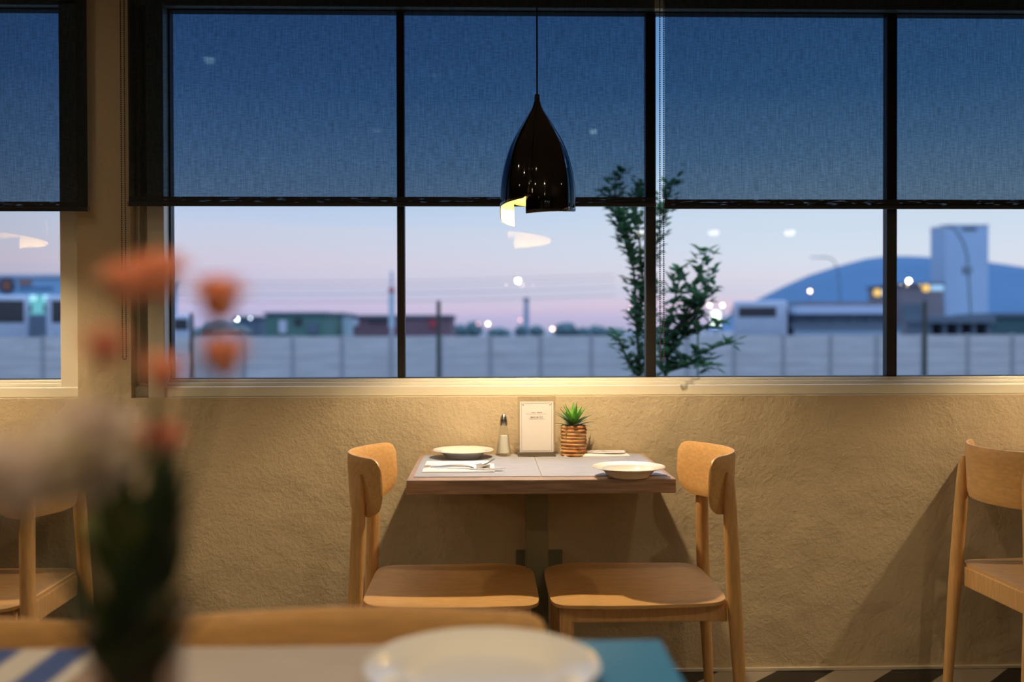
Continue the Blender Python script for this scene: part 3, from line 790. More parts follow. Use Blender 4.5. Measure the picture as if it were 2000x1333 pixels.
# ================================================================== NEAR TABLE, CHAIRS, PLATE, VASE (out of focus)
FE = atZ(1290, 1254, .75)
ftx1 = FE.x; fty1 = FE.y; ftx0 = ftx1 - 1.25; fty0 = fty1 - .78
t = thing('dining_table', 'near out-of-focus table with a striped cloth, white plate and flower vase', 'table', ((ftx0+ftx1)/2, (fty0+fty1)/2, 0))
w, d = (ftx1 - ftx0)/2, (fty1 - fty0)/2
MB().box((-w, -d, .712), (w, d, .75), bev=.003).build('tabletop', table_top_m, t)
for sx_ in (-1, 1):
    for sy_ in (-1, 1):
        MB().box((sx_*(w-.06)-.025, sy_*(d-.06)-.025, 0), (sx_*(w-.06)+.025, sy_*(d-.06)+.025, .712), bev=.004).build('leg', column_m, t)
flat('menu_folder', 'teal menu folder at the corner of the near table, right of the big plate', 'menu folder', ftx1 - .235, fty1 - .30, ftx1 - .001, fty1 - .003, .75, .004, mat_teal, bev=.0015)
gx0 = atZ(300, 1290, .75).x; gx1 = ftx1 - .240
flat('placemat', 'pale grey placemat under the blurred near plate', 'placemat', gx0, fty1 - .36, gx1, fty1 - .010, .75, .002, mat_grey2)
sx0 = atZ(0, 1290, .75).x - .14; sx1 = atZ(190, 1290, .75).x
flat('striped_cloth', 'blue and white striped cloth on the near table beside the vase', 'cloth', sx0, fty1 - .40, sx1, fty1 - .012, .75, .003, cloth_stripe)
fp = atZ(942, 1300, .775)
plate('large out-of-focus white plate on the near table', fp.x, fp.y - .005, .754, .138, deep=.024, name='serving_plate')
RYd = fty1 + .058
wide0 = make_chair(.05)
wide1 = copy_tree(wide0)
place_chair(atY(700, 1190, RYd).x, RYd + .03, R(-90), 'blurred beech chair pushed in across the near table, behind the big plate', (.97, 1.2, .938), wide0)
place_chair(atY(-60, 1200, RYd).x - .02, RYd + .02, R(-90) - R(3), 'blurred beech chair pushed in across the near table, behind the striped cloth', (.97, 1.2, .930), wide1)

VD = .62
def fpx(px, py, d=VD): return atY(px, py, CAM.y + d)
vb = fpx(268, 1200); 
t = thing('flower_vase', 'slim smoky glass vase of flowers on the near table, strongly blurred', 'vase', (vb.x, vb.y, .75))
vh = vb.z - .75 + .01
MB().lathe([(0, 0), (.026, 0), (.028, .006), (.0275, .05), (.027, vh * .6), (.029, vh * .9), (.031, vh)], 28).build('vase_glass', vase_m, t, True)
MB().lathe([(0, .008), (.024, .008), (.0245, vh * .72), (0, vh * .72)], 24).build('vase_water', thin_glass('vase_water', (.55, .5, .42), 1.0), t, True)
stem_m = mat('flower_stem', (.05, .08, .025), .6); leafd = mat('bouquet_dark_leaf', (.022, .042, .018), .6, var=(30, .3)); leafo = mat('bouquet_olive_leaf', (.14, .16, .045), .6, var=(30, .3))
def petals_col(n, c): return mat(n, c, .6, var=(60, .15), sheen=.2)
orange = petals_col('coral_petal', (.95, .52, .34)); pinkp = petals_col('dusty_pink_petal', (.85, .34, .24)); whitep = petals_col('greyish_white_petal', (.85, .74, .68)); ivory = petals_col('ivory_petal', (.80, .72, .56))
def flower(name, label, px, py, size, pm_, dd=0, leaves=2, ld_=None, full=True, rs=1):
    top = fpx(px, py, VD + dd); base = Vector((vb.x, vb.y, .80))
    rn = random.Random(px * 7 + py)
    f = thing(name, label, 'flower', base)
    h = top - base; mouth = Vector((rn.uniform(-.012, .012), rn.uniform(-.012, .012), .13))
    mid = mouth.lerp(h, .5) + Vector((h.x * -.12, 0, .01))
    MB().tube([(0, 0, -.02), mouth * .6, mouth, mid, h - Vector((0, 0, .004))], .0016, 6).build('stem', stem_m, f, True)
    b = MB()
    b.ball(h, size * .28, 0, 8, 5)
    axis = (h - mid).normalized()
    for ring, (cnt, el, ln) in enumerate(((6, 15, 1), (6, 40, .9), (5, 65, .75))):
        for i in range(cnt):
            a = 2*PI*i/cnt + ring * .5 + rn.uniform(-.2, .2); e = R(el)
            leaf_strip(b, h, (math.cos(a)*math.cos(e), math.sin(a)*math.cos(e), math.sin(e)), size * .62 * ln, size * .55, -.5, 0, .25, 5)
    b.build('bloom', pm_, f, True)
    for k in range(leaves):
        q = mouth.lerp(mid, .15 + .8 * k / max(1, leaves)); a = rn.uniform(0, 2*PI)
        m = MB(); leaf_strip(m, q, (math.cos(a)*.6, math.sin(a)*.3, .8), .075, .026, .3, 0, .2)
        m.build('leaf', ld_ or leafd, f, True)
for m_, c_ in ((orange, (.95, .48, .30)), (pinkp, (.85, .35, .25)), (whitep, (.85, .75, .68)), (ivory, (.8, .72, .56))): translucent(m_, c_, .4)
FL = [('coral_flower', 'topmost coral flower pair, nearer the beaded chain side', 248, 562, .040, orange, 0),
      ('coral_flower', 'large coral flower at the top of the bouquet over the window corner', 308, 548, .045, orange, .02),
      ('coral_flower', 'coral flower in front of the glass above the white glints', 428, 592, .045, orange, .06),
      ('coral_flower', 'coral flower in front of the fence, furthest out on the right of the bouquet', 437, 705, .040, orange, .03),
      ('coral_flower', 'low coral flower in front of the window frame corner', 318, 738, .034, orange, -.02),
      ('pink_flower', 'small dusty pink flower just above the dark leaves', 312, 868, .034, pinkp, .02),
      ('pink_flower', 'faint brownish pink flower in front of the plaster pier', 205, 690, .030, pinkp, -.10),
      ('white_flower', 'tall greyish white flower at the middle of the bouquet', 182, 862, .052, whitep, -.08),
      ('white_flower', 'greyish white flower at the picture edge, lowest of the white ones', 30, 950, .058, whitep, -.12),
      ('white_flower', 'ivory white flower left of the vase between two white blooms', 108, 930, .058, ivory, -.10),
      ('white_flower', 'pale flower next to the dark leaves, closest to the vase axis', 250, 912, .036, ivory, 0),
      ('white_flower', 'greyish white flower hanging above the hidden chair leg', 178, 945, .044, whitep, -.06)]
for (n_, l_, px, py, sz, m_, dd) in FL: flower(n_, l_, px, py, sz, m_, dd)
gl = thing('greenery_sprig', 'dark bunch of leaves rising out of the blurred vase', 'greenery', (vb.x, vb.y, .80))
rn = random.Random(11)
MB().tube([(0, 0, -.02), (0.004, 0, .10), (.02, 0, .20)], .003, 8).build('stem', stem_m, gl, True)
def to_local(p): return p - Vector((vb.x, vb.y, .80))
for nm, mt, spots, lw in (('dark_leaves', leafd, [(300, 1130, 330, 930), (320, 1100, 345, 880), (280, 1150, 325, 1000), (330, 1080, 322, 900), (295, 1160, 300, 980), (310, 1160, 338, 990), (300, 1050, 330, 870), (285, 1170, 270, 1020), (330, 1120, 318, 1000), (300, 1140, 345, 1040), (270, 1160, 240, 900), (320, 1150, 300, 1050)], .022),
                      ('olive_leaves', leafo, [(250, 1150, 170, 940), (255, 1160, 200, 960), (262, 1160, 225, 1000), (250, 1170, 190, 1010), (265, 1150, 250, 980), (245, 1120, 175, 1000), (270, 1180, 215, 1040), (240, 1090, 262, 960), (235, 1120, 190, 900), (225, 1150, 160, 1010)], .028)):
    m = MB()
    for (xa, ya, xb, yb) in spots:
        for rep in range(2):
            dd = rn.uniform(-.03, .03); a = to_local(fpx(xa, ya)); b = to_local(fpx(xb + rn.uniform(-8, 8), yb, VD + dd))
            leaf_strip(m, a, b - a, (b - a).length, lw * rn.uniform(.8, 1.2), .1, 0, .2)
    m.build(nm, mt, gl, True)

# ================================================================== OUTDOORS
D0 = CAM.y
def W_(px, py, D): return atY(px, py, D0 + D)
struct(MB().box((-400, T + .05, -1.2), (400, 46, -1.0)).build('ground', mat('dry_ground', (.16, .17, .15), .95, var=(.3, .2))))
struct(MB().box((-2500, 46, -1.2), (2500, 4000, 0)).build('road', mat('far_ground', (.20, .21, .22), .95, var=(.05, .2))))

# precast fence: posts and ribbed panels
FD = 41.0
fz = W_(1000, 656, FD).z
fence = thing('concrete_fence', 'long precast concrete panel fence with ribbed boards beyond the window', 'fence', (0, D0 + FD, -1))
postx = sorted([W_(p, 650, FD).x for p in (84, 180, 277, 375, 475, 572, 668, 764, 860, 958, 1056, 1155, 1250, 1342, 1434, 1530, 1622, 1712, 1802, 1890, 1977)])
sp_ = (postx[-1] - postx[0]) / (len(postx) - 1)
postx = [postx[0] - sp_ * k for k in range(12, 0, -1)] + postx + [postx[-1] + sp_ * k for k in range(1, 11)]
hf = fz + 1
for x in postx:
    MB().box((x - .07, -.09, -.1), (x + .07, .09, hf + .03), bev=.01).build('fence_post', concrete_post, fence)
for a, b in zip(postx, postx[1:]):
    m = MB()
    for k in range(5):
        m.box((a + .07, -.035, -.1 + k * (hf + .1) / 5), (b - .07, .035, -.1 + (k + 1) * (hf + .1) / 5 - .02), bev=.008)
    m.build('fence_panel', concrete, fence)

def pole(name, label, cat, px, y0, y1, D, wpx, m, taper=.85):
    a = W_(px, y1, D); top = W_(px, y0, D); r = wpx / FPX * D / 2
    gz = -1 if D < 49 else 0
    o = MB().tube([(0, 0, gz - .1), (0, 0, top.z)], [r, r * taper], 12).build(name, m, None, True)
    o.location = (a.x, a.y, 0); return tag(o, label, cat)
pole('timber_post', 'dark wooden post beyond the window, just behind the coral flowers', 'post', 375, 612, 738, 27, 9, timber)
pole('timber_post', 'dark wooden post rising above the fence at the end of the dull red building', 'post', 857, 588, 738, 25, 9.5, timber)
pole('timber_post', 'dark wooden post in front of the tall white tower', 'post', 1806, 588, 738, 24, 10, timber)
pole('plant_stake', 'thin pale stake standing among the right half of the shrub', 'stake', 1363, 595, 738, 6.2, 6, mat('pale_stake', (.24, .26, .22), .8))

# mountain: a faceted relief with real depth
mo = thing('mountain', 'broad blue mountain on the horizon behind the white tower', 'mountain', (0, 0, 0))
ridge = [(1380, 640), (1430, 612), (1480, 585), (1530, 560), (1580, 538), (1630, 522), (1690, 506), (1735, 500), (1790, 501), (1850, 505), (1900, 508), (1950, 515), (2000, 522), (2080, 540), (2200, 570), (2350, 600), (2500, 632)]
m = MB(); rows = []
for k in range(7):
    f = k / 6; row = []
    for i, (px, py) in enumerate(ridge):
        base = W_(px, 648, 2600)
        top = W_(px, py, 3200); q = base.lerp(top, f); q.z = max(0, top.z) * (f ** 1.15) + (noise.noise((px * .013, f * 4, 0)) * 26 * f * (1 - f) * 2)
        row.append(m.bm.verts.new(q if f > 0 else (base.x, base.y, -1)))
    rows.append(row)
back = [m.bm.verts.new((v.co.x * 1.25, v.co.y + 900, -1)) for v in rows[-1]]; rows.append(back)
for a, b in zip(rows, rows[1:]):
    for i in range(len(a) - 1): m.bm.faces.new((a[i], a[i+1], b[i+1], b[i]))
m.build('mountain_slope', mat('haze_blue_rock', (.045, .125, .225), .95, var=(.002, .1)), mo, True)  # distance haze is painted into the blue base colour

def blk(name, label, cat, x0, y0, x1, y1, D, depth, m, group=None, extra=None):
    a = W_(x0, y0, D); b = W_(x1, y1, D)
    zb = 0 if D > 49 else -1
    cx = (a.x + b.x) / 2
    t = thing(name, label, cat, (cx, a.y, 0), 0, group)
    hw = abs(b.x - a.x) / 2; zt = a.z
    return t, hw, zt, cx, a.y
def part(m, x0, z0, x1, z1, y0, y1, name, material, parent, bev=0):
    return MB().box((x0, y0, z0), (x1, y1, z1), bev=bev).build(name, material, parent)
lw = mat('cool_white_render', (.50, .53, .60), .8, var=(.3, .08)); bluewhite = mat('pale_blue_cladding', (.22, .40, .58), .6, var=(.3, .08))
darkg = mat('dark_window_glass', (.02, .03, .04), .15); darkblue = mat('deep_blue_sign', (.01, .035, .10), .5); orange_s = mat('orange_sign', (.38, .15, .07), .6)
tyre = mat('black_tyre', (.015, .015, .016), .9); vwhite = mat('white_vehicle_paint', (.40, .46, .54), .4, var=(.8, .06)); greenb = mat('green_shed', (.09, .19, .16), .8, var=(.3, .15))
brick = mat('dull_red_shed', (.17, .10, .12), .8, var=(.3, .15)); taupe = mat('taupe_render', (.20, .18, .20), .8, var=(.3, .1)); slate = mat('slate_block', (.10, .14, .18), .8, var=(.3, .12))

# left building with round sign
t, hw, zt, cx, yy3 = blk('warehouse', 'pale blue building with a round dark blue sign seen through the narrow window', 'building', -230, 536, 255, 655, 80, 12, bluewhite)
part(None, -hw, 0, hw, zt - .25, 0, 12, 'wall', bluewhite, t); part(None, -hw - .1, zt - .25, hw + .1, zt, -.15, 12.1, 'roof_edge', lw, t)
def wx(px, D): return W_(px, 600, D).x
lx = wx(14, 80) - cx; lz = W_(14, 558, 80).z; rs = 15 / FPX * 80
m = MB(); m.lathe([(0, 0), (rs, 0), (rs, .2), (0, .2)], 32); o = m.build('round_sign', darkblue, t); o.rotation_euler = (R(90), 0, 0); o.location = (lx, -.02, lz)
m = MB()
for k in range(5):
    zz = (k - 2) * rs * .26; half = math.sqrt(max(0, (rs * .72) ** 2 - zz ** 2))
    m.box((lx + rs * .15 - half * .9, -.30, lz + zz - rs * .075), (lx + rs * .15 + half * .9, -.22, lz + zz + rs * .075))
m.build('sign_stripes', orange_s, t)
m = MB(); m2 = MB()
for k in range(6): xk = wx(38 + k * 4.4, 80) - cx; m.box((xk, -.12, W_(0, 556, 80).z), (xk + .13, -.02, W_(0, 549, 80).z))
for k in range(13): xk = wx(38 + k * 5.2, 80) - cx; m2.box((xk, -.12, W_(0, 566, 80).z), (xk + .15, -.02, W_(0, 561, 80).z))
m.build('orange_lettering', orange_s, t); m2.build('blue_lettering', mat('blue_letters', (.08, .20, .36), .6), t)
lit_green = mat('lit_shopfront', (.08, .30, .32), .3, emit=((.20, .62, .60), .6)); lit_white = mat('lit_tube', (.8, .95, 1), .4, emit=((.6, .95, 1), 1.3))
shopfront = part(None, wx(54, 80) - cx, W_(0, 614, 80).z, wx(100, 80) - cx, W_(0, 578, 80).z, -.1, 0, 'shopfront', lit_green, t)
for (xa, xb, ya) in ((60, 73, 579), (86, 98, 579), (61, 72, 585), (87, 97, 585)):
    part(None, wx(xa, 80) - cx, W_(0, ya + 1.4, 80).z, wx(xb, 80) - cx, W_(0, ya - .6, 80).z, -.18, -.1, 'light_tube', lit_white, shopfront)
part(None, wx(56, 80) - cx, 0, wx(100, 80) - cx, W_(0, 618, 80).z, -.08, 0, 'dark_doorway', slate, t)

def bus(label, x0, y0, x1, y1, D, L_=9, wind=(.12, .10, .88, .55), bumper=True, name='bus', cat='bus'):
    t, hw, zt, cx, yy = blk(name, label, cat, x0, y0, x1, y1, D, L_, vwhite)
    t.rotation_euler.z = -math.atan2(cx, D); hw *= .97
    zb = .35
    MB().box((-hw, 0, zb), (hw, L_, zt), bev=min(.22, hw * .2)).build('body', vwhite, t, True)
    w0, h0, w1, h1 = wind; H_ = zt - zb
    MB().box((-hw + 2*hw*w0, -.03, zt - H_*h1), (-hw + 2*hw*w1, .05, zt - H_*h0), bev=.03).build('windscreen', darkg, t)
    if bumper:
        MB().box((-hw*.96, -.06, zb), (hw*.96, .1, zb + H_*.10), bev=.03).build('bumper', taupe, t)
        for s in (-1, 1): MB().ball((s*hw*.8, -.03, zb + H_*.2), .11, 0, 10, 6).build('headlamp', lw, t, True)
    for sx2 in (-1, 1):
        for yy4 in (L_*.18, L_*.8):
            o = MB().lathe([(0, -.13), (.42, -.13), (.42, .13), (0, .13)], 20).build('wheel', tyre, t, True); o.rotation_euler = (0, R(90), 0); o.location = (sx2*(hw-.12), yy4, .42)
    for s in (-1, 1):
        MB().box((s*hw*1.02, -.12, zt - H_*.35), (s*(hw*1.02 + .12), .02, zt - H_*.18), bev=.02).build('mirror', gasket, t)
    return t
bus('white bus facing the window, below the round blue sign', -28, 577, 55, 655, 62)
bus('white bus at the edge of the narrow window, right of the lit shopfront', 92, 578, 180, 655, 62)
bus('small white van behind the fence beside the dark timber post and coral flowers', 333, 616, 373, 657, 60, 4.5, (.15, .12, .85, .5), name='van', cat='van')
def lrect(t, cx, D, x0, y0, x1, y1, name, m, d0=-.12, d1=0): return part(None, wx(x0, D) - cx, W_(0, y1, D).z - 0*0, wx(x1, D) - cx, W_(0, y0, D).z, d0, d1, name, m, t)

def shed(label, x0, y0, x1, D, m, roof=None, name='shed', depth=10, details=()):
    t, hw, zt, cx, yy = blk(name, label, 'building', x0, y0, x1, 655, D, depth, m)
    part(None, -hw, 0, hw, zt - .25, 0, depth, 'wall', m, t)
    part(None, -hw - .15, zt - .25, hw + .15, zt, -.2, depth + .2, 'roof', roof or slate, t)
    for (a, b, c, d, nm, mm) in details:
        MB().box((wx(a, D) - cx, -.14, W_(1000, d, D).z), (wx(c, D) - cx, 0, W_(1000, b, D).z)).build(nm, mm, t)
    return t
shed('low dark green building above the fence, in the leftmost bay of the wide window', 519, 610, 638, 90, greenb, details=[(545, 625, 560, 650, 'door', lw), (600, 630, 620, 652, 'door', slate), (575, 622, 590, 634, 'window', darkg)])
shed('low slate-coloured hut beside the green building, nearer the white glints', 455, 618, 508, 104, slate)
shed('small whitish hut between the green and the red buildings', 650, 611, 669, 104, mat('mint_render', (.30, .42, .44), .8), details=[(650, 625, 662, 648, 'door', lw)])
shed('long low dull red building crossing behind the first mullion', 690, 616, 882, 96, brick, details=[(690, 622, 700, 636, 'window', lw), (838, 624, 856, 640, 'red_panel', mat('dark_red_panel', (.35, .04, .06), .6)), (720, 622, 760, 630, 'window', darkg)])

# distant tree belts: one per clump
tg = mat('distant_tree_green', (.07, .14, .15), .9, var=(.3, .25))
def far_tree(label, px, py, wpx, D, seed):
    a = W_(px, py, D); r = wpx / FPX * D / 2; h = a.z
    t = thing('distant_tree', label, 'tree', (a.x, a.y, 0)); rn = random.Random(seed)
    m = MB(); bmesh.ops.create_icosphere(m.bm, subdivisions=3, radius=1)
    for v in m.bm.verts:
        k = 1 + .28 * noise.noise(v.co * 2.1 + Vector((seed, 0, 0))) + .12 * noise.noise(v.co * 6 + Vector((0, seed, 0)))
        v.co = Vector((v.co.x * r * k, v.co.y * r * k, h * .55 + v.co.z * h * .45 * k))
    m.build('crown', tg, t, True); MB().tube([(0, 0, -.05), (0, 0, h * .4)], .16, 8).build('trunk', timber, t)
spots = [(898, 634, 36), (925, 628, 34), (975, 640, 44), (1018, 636, 26), (1048, 636, 30), (1105, 630, 46), (1140, 640, 34), (1165, 636, 40), (1200, 640, 42), (1260, 642, 50), (1320, 645, 50), (392, 640, 44), (432, 622, 70), (470, 636, 40)]
for k, (px, py, w_) in enumerate(spots):
    lab = ['bluish tree crown just right of the red building', 'second bluish tree crown, beside the two street lights', 'low wide bluish tree between post and chimney', 'narrow tree at the foot of the pale chimney, left side', 'narrow tree at the foot of the pale chimney, right side', 'tall bluish tree above the pinkish street light', 'small bluish tree between two taller ones left of the shrub', 'tree crown touching the shrub on its left', 'low tree crown seen through the shrub base', 'low tree crown behind the second mullion', 'low tree crown between the stems of the shrub', 'dark tree beside the van behind the timber post', 'wide dark tree behind the white glints and coral flower', 'dark tree beside the slate hut'][k]
    far_tree(lab, px, py, w_, (118 + (k * 7) % 29) if px > 800 else 66 + (k % 3) * 6, k * 3.7 + 1)

# chimney / monument, sign mast
t = thing('chimney', 'slim pale chimney standing on the horizon in the middle bay', 'chimney', (W_(1028, 600, 150).x, D0 + 150, 0)); zt = W_(1028, 582, 150).z
MB().tube([(0, 0, 0), (0, 0, zt)], [.46, .34], 14).build('shaft', mat('pale_blue_concrete', (.26, .36, .46), .8), t, True); MB().tube([(0, 0, zt - .5), (0, 0, zt)], .42, 14).build('rim', slate, t, True)
t = thing('sign_mast', 'tall pale mast with a small red band left of the first mullion', 'mast', (W_(765, 600, 85).x, D0 + 85, 0)); z1 = W_(765, 530, 85).z
MB().tube([(0, 0, 0), (0, 0, z1)], .12, 10).build('pole', lw, t, True)
MB().box((-.24, -.1, W_(765, 640, 85).z), (.24, .1, W_(765, 574, 85).z)).build('banner', mat('pale_teal_banner', (.38, .52, .58), .7), t)
MB().box((-.25, -.13, W_(765, 572, 85).z), (.25, .12, W_(765, 563, 85).z)).build('red_band', mat('red_band', (.45, .07, .10), .6), t)

# street lights
def street_light(label, px, py, D, col, power, pole_h=True, rpx=2.6, arm=0):
    a = W_(px, py, D); r = rpx / FPX * D
    t = thing('street_light', label, 'street light', (a.x, a.y, 0))
    MB().tube([(arm, 0.3, 0), (arm, 0.3, a.z + r * .5), (arm * .6, .3, a.z + r * 1.3), (0, .2, a.z + r * 1.1)], .035, 8).build('pole', slate, t, True)
    MB().ball((0, 0, a.z), r, 0, 14, 8).build('lamp_globe', mat('street_lamp_%s' % label[:24].replace(' ', '_'), (1, .8, .6), .5, emit=(col, power)), t, True)
warm = (1, .70, .48); red = (1, .35, .32)
street_light('warm street light just right of the red building', 953, 633, 110, warm, 12)
street_light('dim reddish street light beside the warm one', 934, 633, 112, red, 1.8)
street_light('dim pink light by the foot of the chimney', 1016, 626, 112, red, 2.2)
street_light('pinkish street light on the horizon right of the chimney', 1079, 643, 112, (1, .55, .45), 12)
street_light('warm street light touching the right side of the shrub', 1386, 597, 100, warm, 9)
street_light('warm street light above the green-white sign', 1411, 597, 100, (1, .74, .55), 11)
street_light('small warm light in front of the mountain, above the elongated roof', 1582, 569, 100, (1, .66, .45), 12)
street_light('warm square light left of the white tower', 1834, 543, 100, (1, .68, .42), 12)
street_light('small light among the shrub leaves', 1232, 603, 90, (1, .8, .7), 4, rpx=1.8)
street_light('cold white floodlight nearest the blurred coral flower', 424, 634, 66, (.75, .93, 1), 30, rpx=2.6)
street_light('cold white floodlight right of the brightest one, higher up', 463, 624, 68, (.75, .93, 1), 14, rpx=2.6)
street_light('faint cold light at the end of the floodlight row', 489, 622, 68, (.75, .93, 1), 6, rpx=1.8)

# green-white lit sign
t = thing('lit_sign', 'bright white-green lit sign beside the shrub', 'sign', (W_(1398, 620, 78).x, D0 + 78, 0))
MB().box((-.33, -.1, W_(1398, 640, 78).z), (.33, .1, W_(1398, 608, 78).z), bev=.06).build('light_box', mat('sign_glow', (.9, 1, .8), .5, emit=((.85, 1, .75), 2.2)), t)
MB().tube([(0, 0, 0), (0, 0, W_(1398, 640, 78).z)], .08, 8).build('post', slate, t)

# right: raised vehicle, canopy, buildings, tower, lamp posts
t = bus('white coach parked on the right, in front of the mountain foot', 1432, 588, 1537, 640, 84, 9, (.10, .16, .80, .42))
t, hw, zt, cx, yy = blk('canopy_roof', 'long flat building with a white fascia stripe below the mountain', 'building', 1556, 590, 1742, 655, 88, 12, slate)
part(None, -hw, W_(0, 625, 88).z * 0, hw, zt - .3, .6, 12, 'wall', slate, t)
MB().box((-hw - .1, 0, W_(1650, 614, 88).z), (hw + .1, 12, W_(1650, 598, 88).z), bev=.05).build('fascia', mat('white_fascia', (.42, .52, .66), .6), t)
MB().box((-hw + .5, .2, zt - .4), (hw - .3, 11, zt)).build('roof', taupe, t)
for k in range(6):
    x = -hw + .4 + k * (2 * hw - .8) / 5; MB().tube([(x, .3, 0), (x, .3, W_(1650, 614, 88).z)], .09, 8).build('column', slate, t)
shed('dark taupe building left of the white tower with round yellow signs', 1760, 553, 1842, 92, taupe, depth=8, details=[(1760, 595, 1800, 622, 'dark_shutter', slate)])
shed('dark green block low behind the third mullion', 1700, 600, 1800, 106, mat('bottle_green', (.05, .09, .09), .8))
ysg = mat('yellow_lit_sign', (.8, .5, .1), .5, emit=((1, .55, .12), .9)); bsg = mat('pale_blue_lit_sign', (.4, .6, .7), .5, emit=((.40, .66, .80), .5))
for (px, py, lab) in ((1713, 572, 'round yellow sign with a pale blue strip left of the third mullion'), (1808, 563, 'round yellow sign with a pale blue strip on the taupe building')):
    D = 90; a = W_(px, py, D)
    t = thing('shop_sign', lab, 'sign', (a.x, a.y, a.z)); rs = 7.5 / FPX * D
    o = MB().lathe([(0, 0), (rs, 0), (rs, .15), (0, .15)], 24).build('round_panel', ysg, t); o.rotation_euler = (R(90), 0, 0)
    MB().box((rs * 1.3, -.14, -rs * .75), (rs * 4.6, 0, rs * .75), bev=.03).build('blue_panel', bsg, t)
    MB().tube([(0, .2, -a.z), (0, .2, 0)], .08, 8).build('post', slate, t)
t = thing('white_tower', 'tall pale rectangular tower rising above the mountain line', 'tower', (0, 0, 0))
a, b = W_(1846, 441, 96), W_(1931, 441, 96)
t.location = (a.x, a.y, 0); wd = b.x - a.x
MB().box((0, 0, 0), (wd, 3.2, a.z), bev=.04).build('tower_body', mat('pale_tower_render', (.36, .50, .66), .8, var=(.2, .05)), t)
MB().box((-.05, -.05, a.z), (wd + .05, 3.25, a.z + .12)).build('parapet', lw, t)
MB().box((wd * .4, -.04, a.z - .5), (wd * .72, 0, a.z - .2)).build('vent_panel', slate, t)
def lamp_post(label, base, bend, tip, D, r=.07):
    b = W_(*base, D); t = thing('lamp_post', label, 'lamp post', (b.x, b.y, 0)); O = Vector((b.x, b.y, 0))
    pts = [Vector((0, 0, 0))] + [W_(x, y, D) - O for x, y in bend] + [W_(*tip, D) - O]
    MB().tube(pts, [r * 1.4] + [r] * (len(pts) - 1), 8).build('pole', mat('grey_green_pole', (.10, .16, .17), .6), t, True)
    e = pts[-1]; MB().box((e.x - .45, -.12, e.z - .06), (e.x + .45, .12, e.z + .06), bev=.03).build('lamp_head', lw, t)
    return t
t = lamp_post('curved street lamp post in front of the white tower', (1897, 650), [(1895, 600), (1889, 500), (1882, 475), (1868, 452), (1858, 443)], (1834, 446), 70)
MB().box((-.30, -.2, W_(1889, 536, 70).z), (.26, .2, W_(1889, 520, 70).z), bev=.05).build('junction_box', mat('grey_box', (.16, .22, .27), .6), t).location = (W_(1889, 528, 70).x - W_(1897, 650, 70).x, 0, 0)
lamp_post('faint curved street lamp post over the mountain slope', (1641, 650), [(1640, 560), (1636, 525), (1628, 508), (1616, 503)], (1592, 503), 100, .06)
# overpass deck with piers on the right
t, hw, zt, cx, yy = blk('overpass', 'low dark viaduct deck on short piers at the foot of the white tower', 'bridge', 1812, 617, 1945, 655, 64, 4, slate)
MB().box((-hw, 0, zt - .5), (hw, 4, zt), bev=.04).build('deck', slate, t)
for k in range(5): x = -hw + .3 + k * (2*hw - .6) / 4; MB().box((x - .14, .3, 0), (x + .14, 3.6, zt - .5)).build('pier', slate, t)
shed('dark green low block at the right picture edge beyond the fence', 1946, 612, 2080, 72, mat('green_block', (.04, .10, .11), .8), depth=6)
shed('pale low wall of a yard between the fence and the white-striped building', 1560, 632, 1760, 60, mat('pale_blue_yard_wall', (.30, .40, .50), .8), name='yard_wall', depth=1)

# power lines across the left bays
t = thing('power_line', 'thin overhead power lines crossing the sky above the low buildings', 'power line', (0, D0 + 110, 0))
for k, y in enumerate((548, 558, 572, 588)):
    pts = [W_(x, y + (x - 550) ** 2 / 90000 * -3 + 3, 110) - Vector((0, D0 + 110, 0)) for x in range(-100, 1300, 100)]
    MB().tube(pts, .025, 5).build('wire', slate, t)

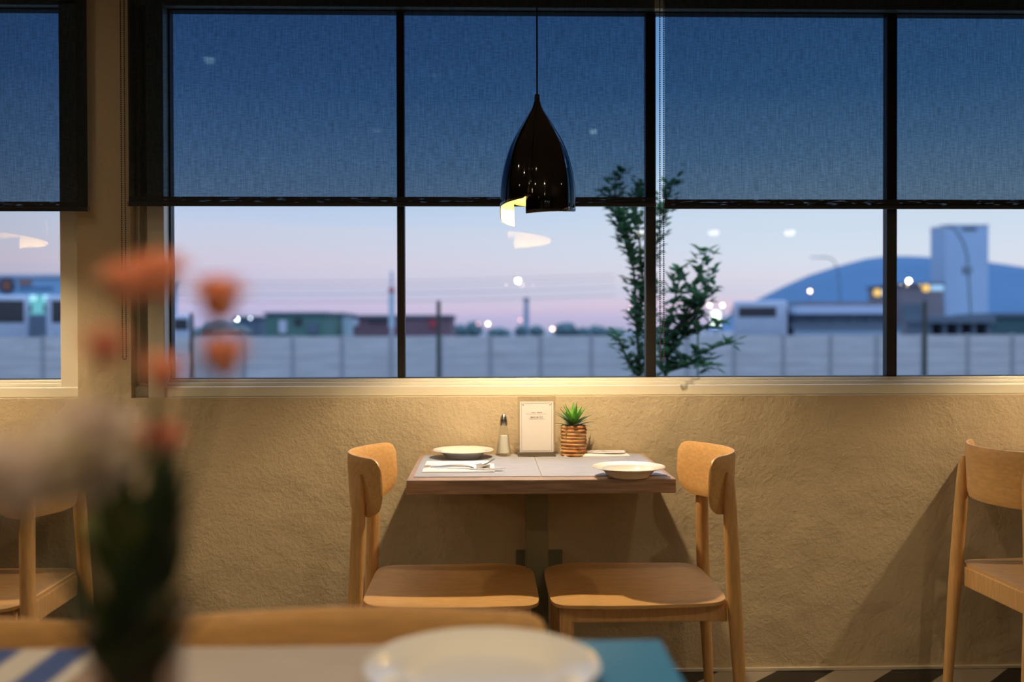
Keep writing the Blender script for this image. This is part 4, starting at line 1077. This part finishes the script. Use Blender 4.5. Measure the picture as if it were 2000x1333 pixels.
# shrub outside the glass
def shrub(name, label, stems, leaf_n, leafsize, Y, seed, root_px):
    rn = random.Random(seed); root = atY(root_px, 760, Y)
    t = thing(name, label, 'shrub', (root.x, root.y, -1)); O = Vector((root.x, root.y, -1))
    bm_ = MB(); lf = MB()
    trunk_top = atY(stems[0][0][0], stems[0][0][1], Y) - O
    bm_.tube([(0, 0, 0), trunk_top * .5, trunk_top], [.022, .016, .012], 8)
    for si, st in enumerate(stems):
        offy = rn.uniform(-.16, .16)
        P = []
        for i, (x, y) in enumerate(st):
            p = atY(x, y, Y) - O; p.y += offy * (i / max(1, len(st) - 1)) * 1.2; P.append(p)
        bm_.tube(P, [.009 - .007 * i / (len(P) - 1) for i in range(len(P))], 6)
        for (a, b) in zip(P, P[1:]):
            n_ = max(2, int((b - a).length / .018 * leaf_n))
            for k in range(n_):
                q = a.lerp(b, rn.random()); d = (b - a).normalized()
                ang = rn.uniform(0, 2*PI); rad = Vector((math.cos(ang), math.sin(ang) * .8, rn.uniform(-.2, .5)))
                twig = q + rad * rn.uniform(0, .055)
                dirv = (d * rn.uniform(.0, .6) + rad * rn.uniform(.7, 1.3) + Vector((0, 0, rn.uniform(-.5, .5))))
                leaf_strip(lf, twig, dirv, leafsize * rn.uniform(.65, 1.2), leafsize * .80, rn.uniform(-.2, .5), 0, .18, 4)
                if rn.random() < .35: bm_.tube([q, twig], .0018, 4)
    bm_.build('branches', branch_m, t, True); lf.build('foliage', foliage_m, t, True)
shrub('tall_shrub', 'tall slender leafy shrub just outside the glass, left of the second mullion',
      [[(1247, 735), (1246, 690), (1240, 610), (1236, 540), (1228, 480), (1212, 430), (1190, 400)],
       [(1246, 650), (1256, 560), (1248, 480), (1240, 420), (1246, 380)],
       [(1236, 520), (1215, 460), (1196, 420), (1178, 405)],
       [(1250, 600), (1268, 520), (1285, 440), (1296, 400)],
       [(1246, 735), (1225, 700), (1208, 660), (1198, 645)],
       [(1246, 740), (1262, 690), (1262, 620), (1268, 560)],
       [(1228, 480), (1205, 390), (1205, 350), (1226, 325)],
       [(1240, 440), (1245, 385), (1262, 345)],
       [(1190, 400), (1192, 375), (1184, 368)], [(1290, 420), (1305, 380), (1318, 350)]], 4.2, .044, 2.0, 4, 1247)
shrub('bushy_shrub', 'spreading broad-leaved shrub outside the glass, right of the second mullion',
      [[(1300, 735), (1305, 690), (1325, 640), (1350, 590), (1362, 540), (1376, 500), (1378, 485)],
       [(1310, 690), (1345, 640), (1372, 600), (1388, 560), (1392, 520)],
       [(1305, 720), (1340, 700), (1385, 680), (1424, 668)],
       [(1300, 700), (1306, 640), (1318, 590), (1330, 545), (1326, 520)],
       [(1340, 655), (1370, 640), (1400, 640), (1412, 625)],
       [(1305, 725), (1335, 715), (1365, 700), (1372, 725)],
       [(1300, 735), (1290, 690), (1298, 650)], [(1345, 600), (1365, 590), (1385, 580)], [(1330, 640), (1345, 610), (1352, 575)]], 3.0, .060, 2.2, 9, 1303)
